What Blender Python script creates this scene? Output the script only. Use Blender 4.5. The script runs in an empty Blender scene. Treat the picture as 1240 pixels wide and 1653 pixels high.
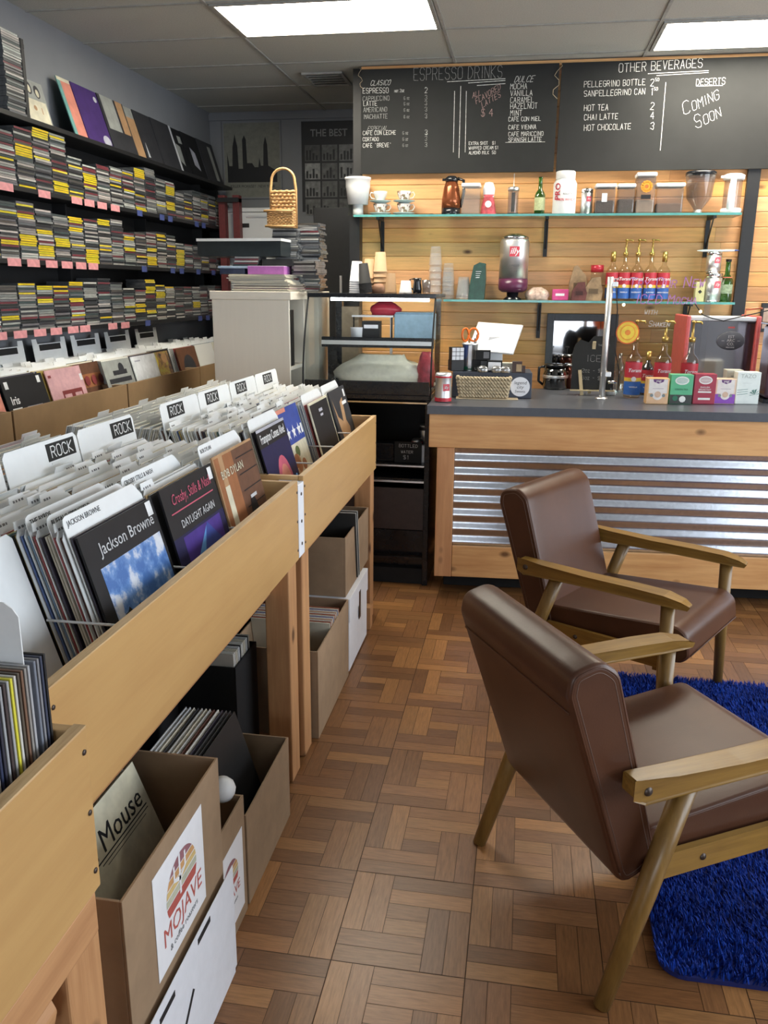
import bpy, math, random
from mathutils import Matrix, Vector
random.seed(7)
PI = math.pi
S = bpy.context.scene
COL = S.collection

# ---------------------------------------------------------------- camera, light, exposure
CAM_Z = 1.6
RIGHT = Vector((0.98636947, 0.16434899, 0.00804167))
DOWN = Vector((0.05037329, -0.25507653, -0.96560784))
FWD = Vector((-0.15664543, 0.95285118, -0.2598785))
FPX, CX, CY = 1342.76, 620.0, 826.5
cam_data = bpy.data.cameras.new('camera')
cam_data.sensor_fit = 'VERTICAL'
cam_data.sensor_height = 36.0
cam_data.lens = 36.0 * FPX / 1653.0
cam_data.clip_start = 0.02
cam = bpy.data.objects.new('camera', cam_data)
COL.objects.link(cam)
m = Matrix.Identity(4)
for i in range(3):
    m[i][0], m[i][1], m[i][2] = RIGHT[i], -DOWN[i], -FWD[i]
m[2][3] = CAM_Z
cam.matrix_world = m
S.camera = cam
S.view_settings.view_transform = 'Standard'
S.view_settings.look = 'None'
S.view_settings.gamma = 1.0
S.view_settings.use_curve_mapping = False
S.view_settings.exposure = EXPOSURE = 0.35

SKY = 5.5
world = bpy.data.worlds.new('daylight')
S.world = world
world.use_nodes = True
bg = world.node_tree.nodes['Background']
bg.inputs[0].default_value = (0.84, 0.92, 1.0, 1)
bg.inputs[1].default_value = SKY

def window_portal(name, loc, rot, sx, sy):
    l = bpy.data.lights.new(name, 'AREA')
    l.shape = 'RECTANGLE'; l.size = sx; l.size_y = sy
    l.cycles.is_portal = True
    o = bpy.data.objects.new(name, l); COL.objects.link(o)
    o.location = loc; o.rotation_euler = rot
ROOM_X0, ROOM_X1, ROOM_Y0, PINE_Y, NOOK_Y, CEIL = -2.5, 3.0, -4.5, 5.5, 6.7, 2.9
WB = (-1.3, 1.2, 0.6, 2.4)      # shop window behind the camera: x0, x1, z0, z1
WR = (-.2, 4.2, 0.7, 2.55)      # window in the right wall: y0, y1, z0, z1
window_portal('window_daylight', ((WB[0]+WB[1])/2, ROOM_Y0-.06, (WB[2]+WB[3])/2), (PI/2, 0, 0), WB[1]-WB[0], WB[3]-WB[2])
window_portal('side_window_daylight', (ROOM_X1+.06, (WR[0]+WR[1])/2, (WR[2]+WR[3])/2), (PI/2, 0, PI/2), WR[1]-WR[0], WR[3]-WR[2])
LAMP_W = 26.0     # emission of the ceiling panels

# ---------------------------------------------------------------- where a spot of the photograph lies in the room
def ray(px, py):
    return RIGHT*((px-CX)/FPX) + DOWN*((py-CY)/FPX) + FWD
def onx(px, py, x):
    d = ray(px, py); return Vector((0, 0, CAM_Z)) + d*(x/d.x)
def ony(px, py, y):
    d = ray(px, py); return Vector((0, 0, CAM_Z)) + d*(y/d.y)
def onz(px, py, z):
    d = ray(px, py); return Vector((0, 0, CAM_Z)) + d*((z-CAM_Z)/d.z)

# ---------------------------------------------------------------- materials
def nt(name):
    mt = bpy.data.materials.new(name); mt.use_nodes = True
    n = mt.node_tree.nodes; l = mt.node_tree.links
    return mt, n, l, n['Principled BSDF']
def rgb(h):
    h = h.lstrip('#'); c = [int(h[i:i+2], 16)/255 for i in (0, 2, 4)]
    return tuple(((x/12.92) if x <= .04045 else ((x+.055)/1.055)**2.4) for x in c)
def C4(c):
    if isinstance(c, str): c = rgb(c)
    return (c[0], c[1], c[2], 1)
def noise(n, l, scale, detail=4, stretch=None, coord='Object', rough=.6):
    tc = n.new('ShaderNodeTexCoord'); mp = n.new('ShaderNodeMapping')
    l.new(tc.outputs[coord], mp.inputs[0])
    if stretch: mp.inputs['Scale'].default_value = stretch
    t = n.new('ShaderNodeTexNoise'); t.inputs['Scale'].default_value = scale
    t.inputs['Detail'].default_value = detail; t.inputs['Roughness'].default_value = rough
    l.new(mp.outputs[0], t.inputs['Vector'])
    return t
def ramp(n, l, src, stops):
    r = n.new('ShaderNodeValToRGB'); e = r.color_ramp.elements
    while len(e) < len(stops): e.new(.5)
    for k, (p, c) in enumerate(stops):
        e[k].position = p; e[k].color = C4(c)
    l.new(src, r.inputs[0]); return r
def mixc(n, l, fac, a, b, mode='MIX'):
    x = n.new('ShaderNodeMix'); x.data_type = 'RGBA'; x.blend_type = mode
    for s, v in ((x.inputs[0], fac), (x.inputs[6], a), (x.inputs[7], b)):
        if hasattr(v, 'links'): l.new(v, s)
        elif isinstance(v, (int, float)): s.default_value = v
        else: s.default_value = C4(v)
    return x.outputs[2]
def bump(n, l, b, h, strength=.2, dist=.01):
    u = n.new('ShaderNodeBump'); u.inputs['Strength'].default_value = strength; u.inputs['Distance'].default_value = dist
    l.new(h, u.inputs['Height']); l.new(u.outputs[0], b.inputs['Normal'])
def mat(name, c, rough=.5, metal=0, var=.12, scale=30, spec=.5, bumpy=0, emit=0, stretch=None):
    mt, n, l, b = nt(name)
    c = C4(c)
    b.inputs['Roughness'].default_value = rough; b.inputs['Metallic'].default_value = metal
    b.inputs['Specular IOR Level'].default_value = spec
    t = noise(n, l, scale, 3, stretch)
    lo = tuple(x*(1-var) for x in c[:3]); hi = tuple(min(1, x*(1+var)) for x in c[:3])
    r = ramp(n, l, t.outputs[0], [(.3, lo), (.7, hi)])
    l.new(r.outputs[0], b.inputs['Base Color'])
    if bumpy: bump(n, l, b, t.outputs[0], bumpy)
    if emit:
        b.inputs['Emission Color'].default_value = c; b.inputs['Emission Strength'].default_value = emit
    mt.diffuse_color = c
    return mt
def wood(name, dark, light, axis=1, grain=9, rough=.5, knots=False, stain=.0):
    mt, n, l, b = nt(name)
    st = [14, 14, 14]; st[axis] = 1.0
    t = noise(n, l, grain*.35, 5, st, rough=.65)
    r = ramp(n, l, t.outputs[0], [(.28, dark), (.72, light)])
    big = noise(n, l, 2.2, 3)
    out = mixc(n, l, .35, r.outputs[0], ramp(n, l, big.outputs[0], [(.3, dark), (.7, light)]).outputs[0])
    if knots:
        tc = n.new('ShaderNodeTexCoord'); mp = n.new('ShaderNodeMapping'); l.new(tc.outputs['Object'], mp.inputs[0])
        s2 = [7.0, 7.0, 7.0]; s2[axis] = 4.2; mp.inputs['Scale'].default_value = s2
        v = n.new('ShaderNodeTexVoronoi'); v.inputs['Scale'].default_value = 1.0; l.new(mp.outputs[0], v.inputs['Vector'])
        k = ramp(n, l, v.outputs['Distance'], [(.06, (1, 1, 1)), (.15, (0, 0, 0))])
        out = mixc(n, l, k.outputs[0], out, tuple(x*.35 for x in C4(dark)[:3]))
    l.new(out, b.inputs['Base Color']); b.inputs['Roughness'].default_value = rough
    bump(n, l, b, t.outputs[0], .12, .004)
    mt.diffuse_color = C4(light)
    return mt
def colour_attr(name, rough=.5, by_object=False, grain=None, spec=.5, amount=.35, knots=False, coord='Object'):
    """colour from the object's own colour or from the mesh's colour attribute"""
    mt, n, l, b = nt(name)
    if by_object:
        a = n.new('ShaderNodeObjectInfo'); out = a.outputs['Color']
    else:
        a = n.new('ShaderNodeAttribute'); a.attribute_name = 'Col'; out = a.outputs['Color']
    if grain:
        t = noise(n, l, grain[0], 5, grain[1], coord, .7)
        r = ramp(n, l, t.outputs[0], [(.25, (1-amount,)*3), (.75, (1+amount*.3,)*3)])
        out = mixc(n, l, 1.0, out, r.outputs[0], 'MULTIPLY')
    if knots:
        tc = n.new('ShaderNodeTexCoord'); mp = n.new('ShaderNodeMapping'); l.new(tc.outputs['Object'], mp.inputs[0])
        mp.inputs['Scale'].default_value = (3.6, 1, 7.6)
        v = n.new('ShaderNodeTexVoronoi'); v.inputs['Scale'].default_value = 1.0; l.new(mp.outputs[0], v.inputs['Vector'])
        k = ramp(n, l, v.outputs['Distance'], [(.05, (1, 1, 1)), (.14, (0, 0, 0))])
        out = mixc(n, l, k.outputs[0], out, '#5a3418')
    l.new(out, b.inputs['Base Color']); b.inputs['Roughness'].default_value = rough
    b.inputs['Specular IOR Level'].default_value = spec
    return mt
def clear(name, tint=(1, 1, 1), gloss=.12, rough=.03, haze=0):
    mt = bpy.data.materials.new(name); mt.use_nodes = True
    n = mt.node_tree.nodes; l = mt.node_tree.links; n.clear()
    o = n.new('ShaderNodeOutputMaterial'); t = n.new('ShaderNodeBsdfTransparent'); g = n.new('ShaderNodeBsdfGlossy')
    t.inputs[0].default_value = C4(tint); g.inputs[1].default_value = rough
    w = n.new('ShaderNodeLayerWeight'); w.inputs[0].default_value = .25
    mr = n.new('ShaderNodeMapRange'); mr.inputs[3].default_value = gloss*.5; mr.inputs[4].default_value = min(1, gloss*4)
    l.new(w.outputs['Facing'], mr.inputs[0])
    x = n.new('ShaderNodeMixShader'); l.new(mr.outputs[0], x.inputs[0])
    l.new(t.outputs[0], x.inputs[1]); l.new(g.outputs[0], x.inputs[2]); l.new(x.outputs[0], o.inputs[0])
    if haze:
        df = n.new('ShaderNodeBsdfDiffuse'); df.inputs[0].default_value = (.8, .8, .8, 1); y = n.new('ShaderNodeMixShader'); y.inputs[0].default_value = haze
        l.new(x.outputs[0], y.inputs[1]); l.new(df.outputs[0], y.inputs[2]); l.new(y.outputs[0], o.inputs[0])
    mt.diffuse_color = (*C4(tint)[:3], .3)
    return mt

# ---------------------------------------------------------------- mesh building
class MB:
    def __init__(self):
        self.v, self.f, self.mi, self.sm, self.col = [], [], [], [], []
        self.M = Matrix.Identity(4); self.mat = 0; self.smooth = False; self.c = None
    def at(self, x=0, y=0, z=0, rz=0, ry=0, rx=0):
        self.M = Matrix.Translation((x, y, z)) @ Matrix.Rotation(rz, 4, 'Z') @ Matrix.Rotation(ry, 4, 'Y') @ Matrix.Rotation(rx, 4, 'X')
        return self
    def raw(self, vs, fs, mat=None, smooth=None, col=None):
        b = len(self.v)
        self.v += [self.M @ Vector(p) for p in vs]
        for f in fs:
            self.f.append([b+i for i in f]); self.mi.append(self.mat if mat is None else mat)
            self.sm.append(self.smooth if smooth is None else smooth); self.col.append(col or self.c)
        return self
    def box(self, x0, x1, y0, y1, z0, z1, mat=None, col=None):
        v = [(x, y, z) for x in (x0, x1) for y in (y0, y1) for z in (z0, z1)]
        return self.raw(v, [(0, 1, 3, 2), (4, 6, 7, 5), (0, 4, 5, 1), (2, 3, 7, 6), (0, 2, 6, 4), (1, 5, 7, 3)], mat, False, col)
    def quad(self, a, b, c, d, mat=None, col=None):
        return self.raw([a, b, c, d], [(0, 1, 2, 3)], mat, False, col)
    def poly(self, pts, mat=None, col=None):
        return self.raw(pts, [tuple(range(len(pts)))], mat, False, col)
    def lathe(self, prof, n=20, cx=0, cy=0, mat=None, cap=True, sx=1, sy=1, smooth=True):
        v, f = [], []
        for r, z in prof:
            for k in range(n):
                a = 2*PI*k/n; v.append((cx+r*sx*math.cos(a), cy+r*sy*math.sin(a), z))
        for i in range(len(prof)-1):
            for k in range(n):
                f.append((i*n+k, i*n+(k+1) % n, (i+1)*n+(k+1) % n, (i+1)*n+k))
        if cap:
            f.append(tuple(reversed(range(n)))); f.append(tuple((len(prof)-1)*n+k for k in range(n)))
        return self.raw(v, f, mat, smooth)
    def tube(self, pts, r, n=10, mat=None, flat=1.0, cap=True):
        pts = [Vector(p) for p in pts]
        rr = r if isinstance(r, (list, tuple)) else [r]*len(pts)
        v, f = [], []
        up = Vector((0, 0, 1)); side = None
        for i, p in enumerate(pts):
            d = (pts[min(i+1, len(pts)-1)]-pts[max(i-1, 0)]).normalized()
            if side is None:
                side = d.cross(up if abs(d.dot(up)) < .95 else Vector((1, 0, 0))).normalized()
            side = (side - d*side.dot(d)).normalized()
            w = d.cross(side)
            for k in range(n):
                a = 2*PI*k/n; v.append(p + side*rr[i]*math.cos(a) + w*rr[i]*flat*math.sin(a))
        for i in range(len(pts)-1):
            for k in range(n):
                f.append((i*n+k, i*n+(k+1) % n, (i+1)*n+(k+1) % n, (i+1)*n+k))
        if cap: f.append(tuple(reversed(range(n)))); f.append(tuple((len(pts)-1)*n+k for k in range(n)))
        return self.raw(v, f, mat, True)
    def prism(self, pts, axis, a, b, mat=None, smooth=False, cap=None):
        """2D outline pts swept along axis ('x': pts=(y,z); 'y': pts=(x,z); 'z': pts=(x,y))"""
        def mk(p, t): return {'x': (t, p[0], p[1]), 'y': (p[0], t, p[1]), 'z': (p[0], p[1], t)}[axis]
        n = len(pts); v = [mk(p, a) for p in pts]+[mk(p, b) for p in pts]
        f = [(i, (i+1) % n, n+(i+1) % n, n+i) for i in range(n)]
        self.raw(v, f, mat, smooth)
        self.raw(v, [tuple(reversed(range(n))), tuple(range(n, 2*n))], mat if cap is None else cap, False)
        return self
    def disc(self, x, z, r, y=0, n=28, mat=None, sx=1, sz=1):
        return self.poly([(x+r*sx*math.cos(2*PI*k/n), y, z+r*sz*math.sin(2*PI*k/n)) for k in range(n)], mat)
    def text(self, body, size, x=0, y=0, z=0, mat=None, bold=0, shear=0, align='CENTER', wide=1, ext=.0002):
        """letters standing in the xz plane, read from -y"""
        cu = bpy.data.curves.new('lettering', 'FONT'); cu.body = body; cu.size = size; cu.align_x = align; cu.align_y = 'CENTER'
        cu.extrude = ext; cu.offset = min(bold, size*.012); cu.shear = shear; cu.resolution_u = 2
        o = bpy.data.objects.new('lettering', cu); COL.objects.link(o)
        me = bpy.data.meshes.new_from_object(o)
        vs = [(x+p.co.x*wide, y-p.co.z, z+p.co.y) for p in me.vertices]; fs = [tuple(p.vertices) for p in me.polygons]
        bpy.data.objects.remove(o); bpy.data.curves.remove(cu); bpy.data.meshes.remove(me)
        return self.raw(vs, fs, mat, False)
    def build(self, name, mats, parent=None, bevel=0, seg=2, subsurf=0):
        me = bpy.data.meshes.new(name)
        me.from_pydata([tuple(p) for p in self.v], [], self.f)
        for x in (mats if isinstance(mats, (list, tuple)) else [mats]): me.materials.append(x)
        me.polygons.foreach_set('material_index', self.mi); me.polygons.foreach_set('use_smooth', self.sm)
        if any(c is not None for c in self.col):
            a = me.color_attributes.new('Col', 'FLOAT_COLOR', 'CORNER'); k = 0
            d = []
            for p, c in zip(self.f, self.col): d += list(C4(c or (.5, .5, .5)))*len(p)
            a.data.foreach_set('color', d)
        me.update()
        o = bpy.data.objects.new(name, me); COL.objects.link(o)
        if parent: o.parent = parent
        if bevel:
            md = o.modifiers.new('bevel', 'BEVEL'); md.width = bevel; md.segments = seg; md.limit_method = 'ANGLE'
        if subsurf:
            md = o.modifiers.new('sub', 'SUBSURF'); md.levels = subsurf; md.render_levels = subsurf
        return o

GL = dict(A="002640 1232", B="00063645443303 3342413000", C="4536160501103041", D="00062644422000", E="46060040 0333", F="460600 0333",
  G="45361605011030414323", H="0006 4046 0343", I="2026", J="4641301001", K="0006 460340", L="060040", M="0006234640", N="00064046",
  O="103041453616050110", P="00063645443303", Q="103041453616050110 2240", R="00063645443303 2340", S="453616050413334241301001",
  T="0646 2026", U="060110304146", V="062046", W="0610243046", X="0046 0640", Y="062346 2320", Z="06460040")
GL.update({'1': "152620", '2': "05163645440040", '3': "05163645443323 3342413001", '4': "30360242", '5': "460603334241301001", '7': "064610",
  '$': "453616050413334241301001 2026", '-': "1333", '.': "2021", '!': "2622 2120", "'": "2625", '/': "0046", '0': "103041453616050110", '=': "1232 1434", '+': "1333 2224",
  '6': "4536160501103041423303", '"': "1516 3536"})
def chalk(mb, s, P, R, U, h, w, jit=.06, mat=None, lean=0.0, xs=1.0):
    """hand lettering in single strokes: P start, R and U unit vectors along the line and up, h letter height"""
    R = Vector(R); U = Vector(U); P = Vector(P); N = R.cross(U); x = 0.0
    def stroke(pts):
        for a, b in zip(pts[:-1], pts[1:]):
            d = (b-a)
            if d.length < 1e-6: continue
            d.normalize(); s_ = d.cross(N)*w/2; e = d*w*.35
            mb.raw([a-e-s_, b+e-s_, b+e+s_, a-e+s_], [(0, 1, 2, 3)], mat, False)
    for ch in s:
        k = h/6
        if ch == ' ': x += h*.6*xs; continue
        small = ch.islower(); g = GL.get(ch.upper())
        if g is None: x += h*.4; continue
        kk = k*(.72 if small else 1)
        wd = 2 if ch == 'I' else 4
        for st in g.split():
            pts = []
            for i in range(0, len(st)-1, 2):
                gx = int(st[i]) - (1 if ch.upper() == 'I' else 0) + random.uniform(-1, 1)*jit*4; gy = int(st[i+1]) + random.uniform(-1, 1)*jit*4
                pts.append(P + R*(x + gx*kk*xs + gy*kk*lean) + U*(gy*kk))
            stroke(pts)
        x += kk*((1.6 if ch.upper() == 'I' else 4)+1.7)*xs
    return x
def line(mb, a, b, w, N, mat=None):
    a = Vector(a); b = Vector(b); s = (b-a).normalized().cross(Vector(N))*w/2
    mb.raw([a-s, b-s, b+s, a+s], [(0, 1, 2, 3)], mat, False)

# ---------------------------------------------------------------- scene bookkeeping
def tag(o, label, cat, group=None, kind=None):
    o['label'] = label; o['category'] = cat
    if group: o['group'] = group
    if kind: o['kind'] = kind
    return o
def thing(name, label, cat, loc=(0, 0, 0), rz=0, group=None):
    o = bpy.data.objects.new(name, None); COL.objects.link(o); o.empty_display_size = .05
    o.location = loc; o.rotation_euler = (0, 0, rz)
    return tag(o, label, cat, group)
def struct(name, mb, mats, label=None, cat=None):
    o = mb.build(name, mats); o['kind'] = 'structure'
    o['label'] = label or name.replace('_', ' '); o['category'] = cat or name.split('_')[0]
    return o
def move(o, x, y, z, rz=0, ry=0, rx=0):
    o.location = (x, y, z); o.rotation_euler = (rx, ry, rz); return o
def dup(o, label, group=None, loc=None, rz=None):
    c = o.copy(); COL.objects.link(c); c['label'] = label
    if group: c['group'] = group
    if loc is not None: c.location = loc
    if rz is not None: c.rotation_euler = (0, 0, rz)
    for ch in list(o.children):
        d = ch.copy(); COL.objects.link(d); d.parent = c
        for g in ch.children:
            e = g.copy(); COL.objects.link(e); e.parent = d
    return c
_O = 'first second third fourth fifth sixth seventh eighth ninth tenth eleventh twelfth thirteenth fourteenth fifteenth sixteenth seventeenth eighteenth nineteenth twentieth'.split()
def nth(i):
    if i < 20: return _O[i]
    t = ['twenty', 'thirty', 'forty', 'fifty', 'sixty', 'seventy'][(i+1)//10-2]
    return {'twenty': 'twentieth', 'thirty': 'thirtieth', 'forty': 'fortieth', 'fifty': 'fiftieth', 'sixty': 'sixtieth', 'seventy': 'seventieth'}[t] if (i+1) % 10 == 0 else t+'-'+_O[(i+1) % 10-1]

# ---------------------------------------------------------------- shared materials
M_ = {}
M_['paint'] = mat('grey_wall_paint', (.22, .225, .24), .8, var=.04, scale=4)
M_['white_paint'] = mat('white_paint', (.62, .63, .64), .7, var=.03, scale=5)
M_['tile'] = mat('ceiling_tile', (.46, .46, .42), .9, var=.12, scale=160, bumpy=.15)
M_['tbar'] = mat('ceiling_grid_metal', (.33, .325, .30), .7)
M_['black'] = mat('black_paint', (.012, .012, .013), .45)
M_['matte_black'] = mat('matte_black', (.008, .008, .009), .75)
M_['gloss_black'] = mat('gloss_black', (.012, .013, .016), .18)
M_['ply_x'] = wood('birch_plywood_across', (.50, .30, .13), (.68, .45, .22), 0, 6, .42)
M_['ply'] = wood('birch_plywood', (.46, .26, .098), (.58, .355, .14), 1, 5, .42)
M_['ply_edge'] = wood('plywood_edge', (.42, .25, .11), (.74, .54, .30), 1, 30, .55)
M_['stud'] = wood('pine_stud', (.34, .15, .06), (.60, .33, .15), 2, 8, .55, knots=True)
M_['stud_y'] = wood('pine_stud_along', (.34, .15, .06), (.58, .31, .14), 1, 8, .55, knots=True)
M_['counter_pine'] = wood('counter_pine', (.50, .22, .075), (.80, .47, .20), 0, 7, .38, knots=True)
M_['counter_pine_up'] = wood('counter_pine_upright', (.46, .20, .08), (.74, .40, .19), 2, 7, .38, knots=True)
M_['wall_pine'] = colour_attr('wall_pine', .42, grain=(3.2, (1, 14, 14)), amount=.3, knots=True)
M_['oak_x'] = colour_attr('parquet_across', .36, grain=(7, (2, 24, 24)), amount=.45)
M_['oak_y'] = colour_attr('parquet_along', .36, grain=(7, (24, 2, 24)), amount=.45)
M_['oak_gap'] = mat('parquet_gap', (.05, .025, .012), .8)
M_['brownboard'] = mat('brown_hardboard', (.27, .17, .085), .55, var=.12, scale=6)
M_['card'] = mat('brown_cardboard', (.30, .20, .12), .85, var=.1, scale=14)
M_['card_in'] = mat('cardboard_inside', (.19, .13, .085), .9, var=.1, scale=14)
M_['white_card'] = mat('white_cardboard', (.72, .73, .78), .8, var=.03)
M_['plastic_white'] = mat('white_plastic', (.78, .79, .80), .35, var=.03)
M_['divider'] = mat('white_divider_plastic', (.82, .84, .85), .38, var=.04, scale=12)
M_['paper'] = mat('white_paper', (.80, .80, .83), .8, var=.02)
M_['ink'] = mat('black_ink', (.012, .012, .014), .7)
M_['grey_print'] = mat('grey_print', (.16, .16, .17), .7)
M_['chalkboard'] = mat('chalkboard', (.008, .0085, .0085), .75, var=.25, scale=5)
M_['chalk'] = mat('white_chalk', (.62, .62, .60), .9, var=.35, scale=60)
M_['chalk_dim'] = mat('faint_chalk', (.26, .26, .255), .9, var=.5, scale=60)
M_['chalk_red'] = mat('red_chalk', (.38, .25, .24), .9, var=.35, scale=60)
M_['sleeve'] = colour_attr('record_sleeve_board', .45, True, grain=(9, None), amount=.12)
M_['sleeve_stuff'] = colour_attr('record_sleeve_boards', .45)
M_['cd_spine'] = colour_attr('cd_spine', .35, True, grain=(55, (1, .35, 3.0)), amount=.55)
M_['cd_stuff'] = colour_attr('cd_spines', .35, grain=(55, (1, .35, 3.0)), amount=.5)
M_['cd_case'] = mat('cd_case_plastic', (.10, .105, .11), .15, var=.3, scale=40)
M_['steel'] = mat('brushed_steel', (.80, .80, .80), .40, 1, var=.03, scale=40, stretch=(1, 1, 12))
M_['chrome'] = mat('chrome', (.75, .75, .76), .12, 1, var=.03)
M_['glass'] = clear('clear_glass', (.95, .97, .96), .07)
M_['hazy'] = clear('clear_plastic', (.97, .97, .97), .08, .08, .10)
M_['acrylic'] = clear('clear_acrylic', (.98, .98, .98), .028)
M_['teal_edge'] = mat('teal_glass_edge', (.10, .33, .32), .2, var=.1)
M_['teal_glass'] = clear('teal_shelf_glass', (.62, .84, .82), .2)
M_['green_glass'] = clear('green_glass', (.22, .55, .20), .14)
M_['dark_clear'] = clear('smoky_plastic', (.66, .62, .60), .10, .05, .07)
M_['red'] = mat('red_enamel', (.55, .03, .05), .3, var=.05)
M_['pink_tag'] = mat('pink_price_tag', (.62, .26, .27), .7, var=.15)
M_['blue_tag'] = mat('blue_price_tag', (.05, .07, .22), .7)
M_['screw'] = mat('dark_screw', (.08, .06, .05), .4, .6)

# ---------------------------------------------------------------- the room
fl = MB()
fl.box(ROOM_X0-.1, ROOM_X1+.1, ROOM_Y0-.1, NOOK_Y+.1, -.06, -.0012, 0)
T = .33; u = T/6; g = .0007
plan = [('y', 0, 1, 2, 6), ('y', 1, 2, 2, 6), ('x', 2, 6, 5, 6), ('x', 2, 6, 4, 5), ('y', 4, 5, 0, 4), ('y', 5, 6, 0, 4),
        ('x', 0, 4, 0, 1), ('x', 0, 4, 1, 2), ('x', 2, 4, 2, 3), ('x', 2, 4, 3, 4)]
tones = [(w_[0]*.76, w_[1]*.64, w_[2]*.51) for w_ in [(.30, .155, .07), (.36, .19, .085), (.25, .125, .055), (.42, .235, .105), (.33, .175, .085), (.28, .145, .075), (.46, .25, .105)]]
for i in range(-7, 11):
    for j in range(-19, 16):
        ox, oy = -.395+i*T, 1.65+j*T
        tb = random.uniform(.85, 1.1)
        for k, (d, a, b_, c, e) in enumerate(plan):
            x0, x1, y0, y1 = ox+a*u, ox+b_*u, oy+c*u, oy+e*u
            if x0 < ROOM_X0-.05 or x1 > ROOM_X1+.05 or y0 < ROOM_Y0-.05 or y1 > NOOK_Y+.05: continue
            g2x = .0016 if a in (0,) else g; g2y = .0016 if c in (0,) else g
            s_ = tb*random.uniform(.82, 1.12); c_ = tuple(q*s_ for q in random.choice(tones))
            fl.quad((x0+g2x, y0+g2y, 0), (x1-g, y0+g2y, 0), (x1-g, y1-g, 0), (x0+g2x, y1-g, 0), 1 if d == 'x' else 2, c_)
struct('floor', fl, [M_['oak_gap'], M_['oak_x'], M_['oak_y']], 'parquet floor of pinwheel oak tiles', 'floor')

w = MB(); w.box(ROOM_X0-.12, ROOM_X0, ROOM_Y0, NOOK_Y, 0, CEIL); struct('wall_left', w, M_['paint'], 'grey painted wall behind the disc shelves')
w = MB(); w.box(ROOM_X0, -.9, NOOK_Y, NOOK_Y+.1, 0, CEIL); struct('wall_nook', w, M_['paint'], 'grey wall of the dark nook with the posters')
w = MB(); w.box(-1.0, -.9, PINE_Y+.14, NOOK_Y, 0, CEIL); struct('wall_partition', w, M_['paint'], 'side of the partition in the nook')
w = MB()                                            # pine boards of the back wall
ph = .0855; z = 0.0
w.box(-1.06, ROOM_X1, PINE_Y+.02, PINE_Y+.14, 0, CEIL, 0, (.08, .04, .02))
pt = [(.74, .385, .145), (.78, .43, .17), (.66, .325, .125), (.80, .45, .18), (.75, .40, .19), (.78, .40, .125)]
while z < CEIL-.01:
    x = -1.06
    while x < ROOM_X1:
        ln = random.uniform(.9, 2.6); x1 = min(x+ln, ROOM_X1)
        s_ = random.uniform(.9, 1.1); c_ = tuple(q*s_ for q in random.choice(pt))
        w.prism([(PINE_Y+.02, z), (PINE_Y+.02, z+ph), (PINE_Y+.003, z+ph), (PINE_Y, z+ph-.004), (PINE_Y, z+.004), (PINE_Y+.003, z+.0012)], 'x', x+.0006, x1-.0006, 0)
        for q in range(8): w.col[-1-q] = c_
        x = x1
    z += ph
struct('wall_back', w, M_['wall_pine'], 'knotty pine board wall behind the coffee bar')
def frame_wall(name, axis, pos, a0, a1, wa0, wa1, wz0, wz1, label):
    w = MB()
    for (p, q, r, s) in ((a0, wa0, 0, CEIL), (wa1, a1, 0, CEIL), (wa0, wa1, 0, wz0), (wa0, wa1, wz1, CEIL)):
        if axis == 'y': w.box(p, q, pos-.12, pos, r, s)
        else: w.box(pos, pos+.12, p, q, r, s)
    struct(name, w, M_['white_paint'], label)
frame_wall('wall_front', 'y', ROOM_Y0, ROOM_X0, ROOM_X1, WB[0], WB[1], WB[2], WB[3], 'street wall with the shop window')
frame_wall('wall_right', 'x', ROOM_X1, ROOM_Y0, PINE_Y+.14, WR[0], WR[1], WR[2], WR[3], 'right wall with its window')
w = MB()
for k in range(4):
    x = WB[0]+(WB[1]-WB[0])*k/3; w.box(x-.03, x+.03, ROOM_Y0-.1, ROOM_Y0-.04, WB[2], WB[3])
w.box(WB[0], WB[1], ROOM_Y0-.1, ROOM_Y0-.04, WB[2], WB[2]+.05); w.box(WB[0], WB[1], ROOM_Y0-.1, ROOM_Y0-.04, WB[3]-.05, WB[3])
struct('window_1', w, M_['black'], 'shop window frame')
w = MB()
for k in range(4):
    y = WR[0]+(WR[1]-WR[0])*k/3; w.box(ROOM_X1+.04, ROOM_X1+.1, y-.03, y+.03, WR[2], WR[3])
w.box(ROOM_X1+.04, ROOM_X1+.1, WR[0], WR[1], WR[2], WR[2]+.05); w.box(ROOM_X1+.04, ROOM_X1+.1, WR[0], WR[1], WR[3]-.05, WR[3])
struct('window_2', w, M_['black'], 'side window frame')
w = MB()
w.box(ROOM_X0-.1, ROOM_X1+.1, ROOM_Y0-.1, NOOK_Y+.1, CEIL, CEIL+.06, 0)
GX = [-1.578+1.085*k for k in range(-1, 5)]; GY = [4.79+.56*k for k in range(-17, 4)]
for x in GX: w.box(x-.008, x+.008, ROOM_Y0, NOOK_Y, CEIL-.006, CEIL+.001, 1)
for y in GY: w.box(ROOM_X0, ROOM_X1, y-.008, y+.008, CEIL-.005, CEIL+.001, 1)
struct('ceiling', w, [M_['tile'], M_['tbar']], 'suspended ceiling of speckled panels in a metal grid', 'ceiling')
w = MB(); w.box(-1.125, -1.06, PINE_Y-.09, PINE_Y+.14, 0, 2.28); w.box(-1.125, -1.06, PINE_Y+.03, PINE_Y+.14, 2.28, CEIL); struct('trim_1', w, M_['black'], 'black post at the left end of the pine wall')
w = MB(); w.box(-1.06, ROOM_X1, PINE_Y-.035, PINE_Y-.001, 2.865, CEIL-.007); struct('trim_2', w, M_['counter_pine'], 'thin wooden strip under the ceiling over the menu boards')
w = MB(); a = onx(1196, 345, 1.0); w.box(1.235, 1.305, PINE_Y-.03, PINE_Y-.001, .9, 2.865); struct('trim_3', w, M_['black'], 'black post at the right end of the shelves')
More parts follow.
